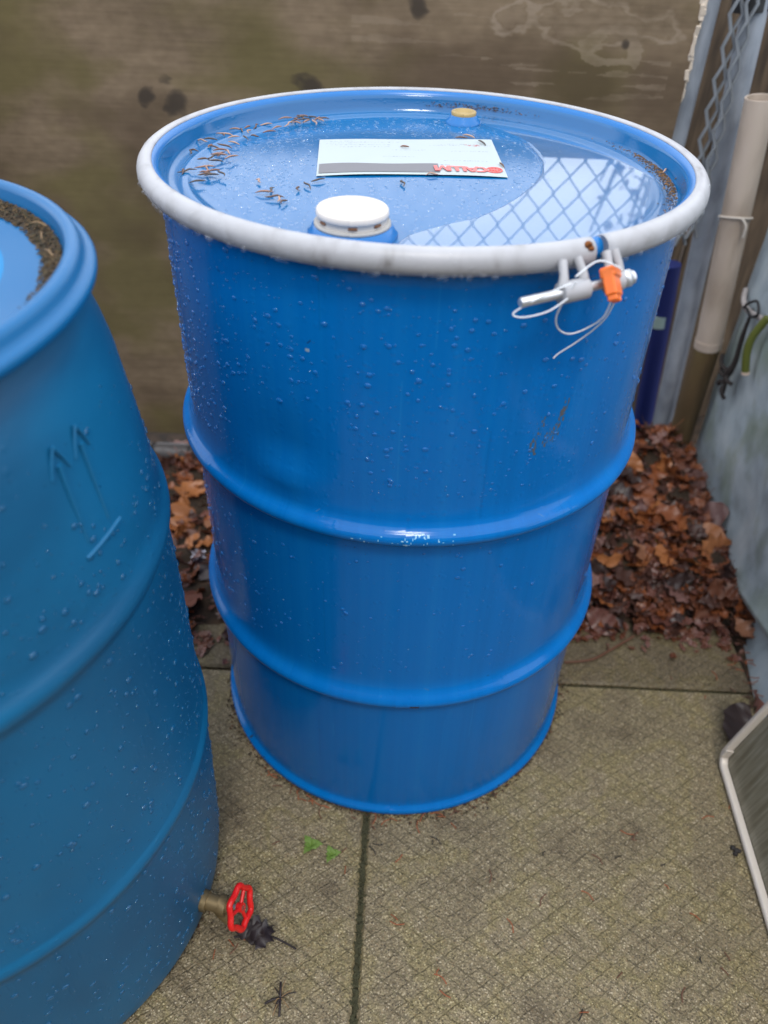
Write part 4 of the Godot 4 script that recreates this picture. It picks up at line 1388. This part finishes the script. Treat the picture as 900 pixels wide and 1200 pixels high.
func build_leaves() -> void:
	var tones := [Color(0.085, 0.030, 0.014), Color(0.15, 0.048, 0.016), Color(0.045, 0.022, 0.016), Color(0.19, 0.068, 0.022), Color(0.10, 0.042, 0.030), Color(0.18, 0.085, 0.045), Color(0.028, 0.018, 0.016), Color(0.11, 0.058, 0.048), Color(0.24, 0.095, 0.032), Color(0.15, 0.085, 0.07)]
	var mats := []
	for c in tones:
		var m := mat("leaf tone %d" % mats.size(), lin(c.r * 1.4, c.g * 1.35, c.b * 1.4), 0.42)
		m.roughness = 0.42
		m.backlight_enabled = true
		m.backlight = lin(c.r * 0.5, c.g * 0.4, c.b * 0.3)
		mats.append(m)
	var shapes := []
	for k in 10: shapes.append(leaf_mesh(k))
	var heaps := [
		[thing("leaf_heap", Vector3.ZERO, "heap of wet brown and orange fallen leaves between drum, pipe and grey sheet", "leaves"), 0.14, 0.685, -0.60, -0.10, 170],
		[thing("leaf_heap", Vector3.ZERO, "strip of wet brown fallen leaves on the ground in the gap between barrel and drum", "leaves"), -0.72, 0.10, -0.575, -0.02, 120]]
	for hp in heaps:
		var root: Node3D = hp[0]
		# mould underneath
		var s := st_new()
		var p := []
		var nz := noise(611, 9.0, 3)
		for i in 31:
			var row := PackedVector3Array()
			for j in 25:
				var x := lerpf(hp[1], hp[2], i / 30.0)
				var z := lerpf(hp[4], hp[3], j / 24.0)
				var e := minf(1.0, j / 5.0)
				row.append(Vector3(x, (heap_height(x, z) + nz.get_noise_2d(x, z) * 0.014 + 0.004) * e - 0.012 * (1.0 - e), z))
			p.append(row)
		add_grid(s, p)
		put("leaf_mould", done(s), M.soil, root).set_meta("kind", "stuff")
		# buried leaves, one mass
		var und := [st_new(), st_new(), st_new(), st_new()]
		for k in 1500:
			var x := rng.randf_range(hp[1], hp[2])
			var z := rng.randf_range(hp[3], hp[4])
			if x * x + z * z < 0.08: continue
			if z > -0.13 and rng.randf() < 0.55: continue
			if x < -0.2 and z > -0.02 - rng.randf() * 0.05: continue
			var sc := rng.randf_range(0.012, 0.027)
			var t := Transform3D(Basis.from_euler(Vector3(rng.randfn(0, 0.4), rng.randf() * TAU, rng.randfn(0, 0.4))) * Basis.from_scale(Vector3.ONE * sc), Vector3(x, heap_height(x, z) + rng.randf_range(0.0, 0.010), z))
			und[k % 4].append_from(shapes[rng.randi() % 10], 0, t)
		for q in 4: put("buried_leaves", und[q].commit(), mats[[2, 0, 4, 1][q]], root).set_meta("kind", "stuff")
		for k in hp[5]:
			var x := rng.randf_range(hp[1], hp[2])
			var z := lerpf(hp[4], hp[3], pow(rng.randf(), 1.1))
			if x * x + z * z < 0.085: continue
			if x > 0.1 and x < 0.33 and z > -0.2: continue
			if x > 0.66: x -= 0.03
			if x < -0.3 and z > -0.03: continue
			var sc := rng.randf_range(0.020, 0.042)
			var steep := 0.35 if z > -0.15 else 0.6
			var t := Transform3D(Basis.from_euler(Vector3(rng.randfn(0, steep), rng.randf() * TAU, rng.randfn(0, steep))) * Basis.from_scale(Vector3.ONE * sc), Vector3(x, heap_height(x, z) + rng.randf_range(0.008, 0.024), z))
			var ti := rng.randi() % 10
			if z > -0.2 and rng.randf() < 0.6: ti = [2, 6, 4, 7, 0][rng.randi() % 5]
			elif z < -0.25 and rng.randf() < 0.4: ti = [3, 8, 1][rng.randi() % 3]
			put("leaf", shapes[rng.randi() % 10], mats[ti], root, t)
		# crumbs that spill over the slab edge
		var cr := [st_new(), st_new()]
		for k in 170:
			var x := rng.randf_range(hp[1], hp[2] - 0.03)
			var z: float = hp[4] + absf(rng.randfn(0, 0.035)) - 0.03
			if x * x + z * z < 0.088: continue
			if x > -0.3 and x < 0.28: continue
			cr[k % 2].append_from(shapes[rng.randi() % 10], 0, Transform3D(Basis.from_euler(Vector3(rng.randfn(0, 0.25), rng.randf() * TAU, rng.randfn(0, 0.25))) * Basis.from_scale(Vector3.ONE * rng.randf_range(0.004, 0.014)), Vector3(x, 0.005, z)))
		for q in 2: put("leaf_crumbs", cr[q].commit(), mats[[0, 4][q]], root).set_meta("kind", "stuff")
	# leaves that stand apart
	for q in [[0.668, 0.05, -0.345, 0.034, 6, 1.2, 1.45, "dark curled leaf standing upright against the grey sheet beside the leaf heap"],
			[0.585, 0.014, 0.10, 0.040, 6, 0.35, 0.5, "dark wet leaf lying on the paving just behind the tray corner"],
			[0.635, 0.015, 0.055, 0.030, 4, 0.9, 0.2, "crumpled brown leaf between the tray and the foot of the grey base sheet"],
			[0.52, 0.018, -0.14, 0.040, 7, 0.2, 0.3, "broad pinkish-brown leaf at the front tip of the leaf heap"],
			[0.565, 0.03, -0.17, 0.042, 6, -0.3, 0.5, "very dark glossy leaf near the front of the leaf heap"]]:
		var t := Transform3D(Basis.from_euler(Vector3(q[6] - 0.2, q[5] * 3.0, q[5])) * Basis.from_scale(Vector3.ONE * q[3]), Vector3(q[0], q[1], q[2]))
		var o := put("fallen_leaf", shapes[rng.randi() % 10], mats[q[4]], self, t)
		tag(o, q[7], "leaf")
	var pl := mat("pale leaf", lin(0.55, 0.55, 0.62), 0.35)
	var gl := mat("green leaf", lin(0.16, 0.27, 0.02), 0.5)
	for q in [[-0.405, 0.028, -0.235, 0.02, pl, "small pale bluish wet leaf among brown leaves in the gap between barrel and drum"], [0.512, 0.062, -0.24, 0.012, pl, "tiny pale leaf scrap on the brown leaf heap right of the drum"], [0.513, 0.075, -0.285, 0.012, gl, "tiny bright green leaf on the leaf heap right of the drum"]]:
		var t := Transform3D(Basis.from_euler(Vector3(0.3, 1.0, 0.1)) * Basis.from_scale(Vector3.ONE * q[3]), Vector3(q[0], q[1], q[2]))
		tag(put("fallen_leaf", shapes[3], q[4], self, t), q[5], "leaf")

# ---------------------------------------------------------------- small things on the paving
func build_small() -> void:
	var green := mat("weed green", lin(0.12, 0.20, 0.03), 0.6)
	for q in [[-0.113, 0.346, 0.018, "larger of two small bright green weeds on the paving in front of the drum"], [-0.082, 0.359, 0.015, "smaller of two green weeds on the paving, nearer the slab joint"]]:
		var root := thing("weed", Vector3(q[0], 0, q[1]), q[3], "weed", "weeds on the paving")
		for k in 6:
			var a := TAU * k / 6.0 + rng.randf()
			var s := st_new()
			var p := []
			for i in 5:
				var u := i / 4.0
				var w: float = q[2] * 0.28 * sin(PI * (0.15 + 0.85 * u)) * (1.0 + 0.3 * sin(u * 14.0))
				var c: Vector3 = Vector3(sin(a), 0, cos(a)) * u * q[2] * (0.6 + 0.4 * (k % 2)) + Vector3(0, 0.003 + 0.005 * sin(u * 2.5), 0)
				var sd := Vector3(cos(a), 0.15, -sin(a)) * w
				p.append(PackedVector3Array([c - sd, c, c + sd]))
			add_grid(s, p)
			put("leaf", done(s), green, root)
	# dark dead leaf with its stalk below the tap
	var dark := mat("blackened leaf", lin(0.018, 0.011, 0.012), 0.5)
	var dl := thing("blackened_leaf", Vector3(-0.172, 0.006, 0.472), "crumpled blackish dead leaf with a long stalk on the paving below the tap", "leaf")
	for k in 4:
		put("blade", leaf_mesh(20 + k), dark, dl, Transform3D(Basis.from_euler(Vector3(rng.randfn(0.2, 0.5), k * 1.1, rng.randfn(0, 0.5))) * Basis.from_scale(Vector3.ONE * rng.randf_range(0.013, 0.021)), Vector3(rng.randf_range(-0.012, 0.012), 0.004 + 0.003 * k, rng.randf_range(-0.008, 0.008))))
	var s := st_new()
	tube(s, catmull([Vector3(-0.03, 0.0, 0.008), Vector3(0.0, 0.002, 0.004), Vector3(0.025, 0.0, 0.006), Vector3(0.055, 0.001, 0.019)], 10), 0.0014, 5)
	put("stalk", done(s), dark, dl)
	var tuft := thing("dead_tuft", Vector3(-0.130, 0.003, 0.548), "small black tuft of dead stalks on the paving near the bottom edge", "dead plant")
	for k in 11:
		s = st_new()
		var a := rng.randf() * TAU
		var l := rng.randf_range(0.008, 0.022)
		tube(s, PackedVector3Array([Vector3.ZERO, Vector3(sin(a) * l * 0.5, 0.004, cos(a) * l * 0.5), Vector3(sin(a) * l, 0.0, cos(a) * l)]), 0.0016 if k < 4 else 0.0007, 5)
		put("stalk", done(s), dark if k < 6 else M["straw needle"], tuft)
	# orange-brown needles scattered on the slabs
	var nm := [mat("rust needle", lin(0.30, 0.09, 0.035), 0.7), mat("brown needle", lin(0.14, 0.06, 0.035), 0.7), mat("black bit", lin(0.02, 0.016, 0.014), 0.7)]
	var sh := []
	for k in 4:
		s = st_new()
		var l := 0.004 + 0.002 * k
		tube(s, catmull([Vector3(-l, 0.0008, 0), Vector3(0, 0.0016, 0.0015 * (k - 1)), Vector3(l, 0.0008, 0)], 6), 0.0008, 5)
		sh.append(done(s))
	var spots := [[0.012, 0.441, 0], [0.016, 0.448, 0], [0.071, 0.508, 0], [0.074, 0.516, 0], [0.08, 0.533, 0], [0.284, 0.398, 0], [0.251, 0.549, 2], [0.256, 0.546, 0], [0.23, 0.34, 2], [0.07, 0.328, 2], [0.065, 0.331, 2], [-0.015, 0.338, 2], [0.43, 0.42, 0], [0.46, 0.47, 1], [0.40, 0.38, 0], [0.49, 0.27, 0], [0.53, 0.25, 0], [0.31, 0.50, 1], [0.36, 0.30, 0], [-0.205, 0.485, 0], [-0.20, 0.492, 1], [-0.225, 0.50, 0], [-0.19, 0.478, 0], [0.20, 0.06, 0], [0.55, 0.04, 0], [0.58, -0.01, 0], [0.62, -0.04, 0], [0.5, 0.0, 1]]
	for k in 26: # gathered along the drum's foot and the base sheet
		var az := rng.randf_range(-40, 30)
		var p := on_drum(az, 0, 0.2945 + absf(rng.randfn(0, 0.008)))
		spots.append([p.x, p.z, [0, 0, 1][k % 3]])
	for k in 30:
		var z := rng.randf_range(-0.12, 0.06)
		spots.append([0.655 - z * 0.06 - absf(rng.randfn(0, 0.02)), z, [0, 1, 1][k % 3]])
	for k in 20:
		spots.append([rng.randf_range(-0.25, 0.5), rng.randf_range(0.3, 0.62), [0, 1, 2, 1][k % 4]])
	for q in spots:
		if q[1] > 0.1 and Vector2(q[0] + 0.515, q[1] - 0.405).length() < 0.285: continue
		if Vector2(q[0], q[1]).length() < 0.292: continue
		var o := put("ground_needle", sh[rng.randi() % 4], nm[q[2]], self, Transform3D(Basis(Vector3.UP, rng.randf() * TAU), Vector3(q[0], 0.0003, q[1])))
		tag(o, "small dry brown needle lying on the concrete paving", "needle", "needles on the paving")
	var shade_bits := mat("shade_bits", Color.WHITE, 0.9)  # dark rings of bits at both feet, added to deepen the contact shade
	shade_bits.vertex_color_use_as_albedo = true
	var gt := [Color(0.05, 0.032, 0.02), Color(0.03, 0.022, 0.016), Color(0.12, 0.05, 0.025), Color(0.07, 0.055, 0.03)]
	for q in [[Vector3.ZERO, 0.2925, "dark bits laid round the foot of the steel drum as contact shade"], [Vector3(-0.515, 0, 0.405), 0.262, "dark bits laid round the foot of the plastic barrel as contact shade"]]:
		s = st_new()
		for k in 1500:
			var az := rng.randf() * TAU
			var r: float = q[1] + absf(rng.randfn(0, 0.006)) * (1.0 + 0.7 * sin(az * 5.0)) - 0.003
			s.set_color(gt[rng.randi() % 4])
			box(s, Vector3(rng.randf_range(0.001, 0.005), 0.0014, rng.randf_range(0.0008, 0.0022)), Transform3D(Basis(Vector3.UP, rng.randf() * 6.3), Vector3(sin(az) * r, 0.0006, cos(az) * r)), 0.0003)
		tag(put("contact_shade_bits", done(s), shade_bits, self, Transform3D(Basis(), q[0])), q[2], "shade_bits", "", "stuff")
	var blob := thing("dark_seed", Vector3(0.517, 0.003, 0.322), "small black seed husk on the paving beside the tray rim", "seed")
	s = st_new()
	for k in 5:
		var sp := SphereMesh.new()
		sp.radial_segments = 8
		sp.rings = 5
		sp.radius = 0.004
		sp.height = 0.006
		s.append_from(sp, 0, Transform3D(Basis.from_euler(Vector3(k, k, 0)), Vector3(rng.randf_range(-0.005, 0.005), 0, rng.randf_range(-0.005, 0.005))))
	put("husk", s.commit(), nm[2], blob)
	var tg := thing("fallen_twig", Vector3(0.31, 0.004, -0.022), "thin brown twig on the paving right of the drum, near the slab joint", "twig")
	s = st_new()
	tube(s, catmull([Vector3(0, 0, 0), Vector3(0.05, 0.002, -0.008), Vector3(0.09, 0.0, -0.035), Vector3(0.14, 0.002, -0.07)], 14), 0.0022, 6)
	put("stem", done(s), nm[1], tg)
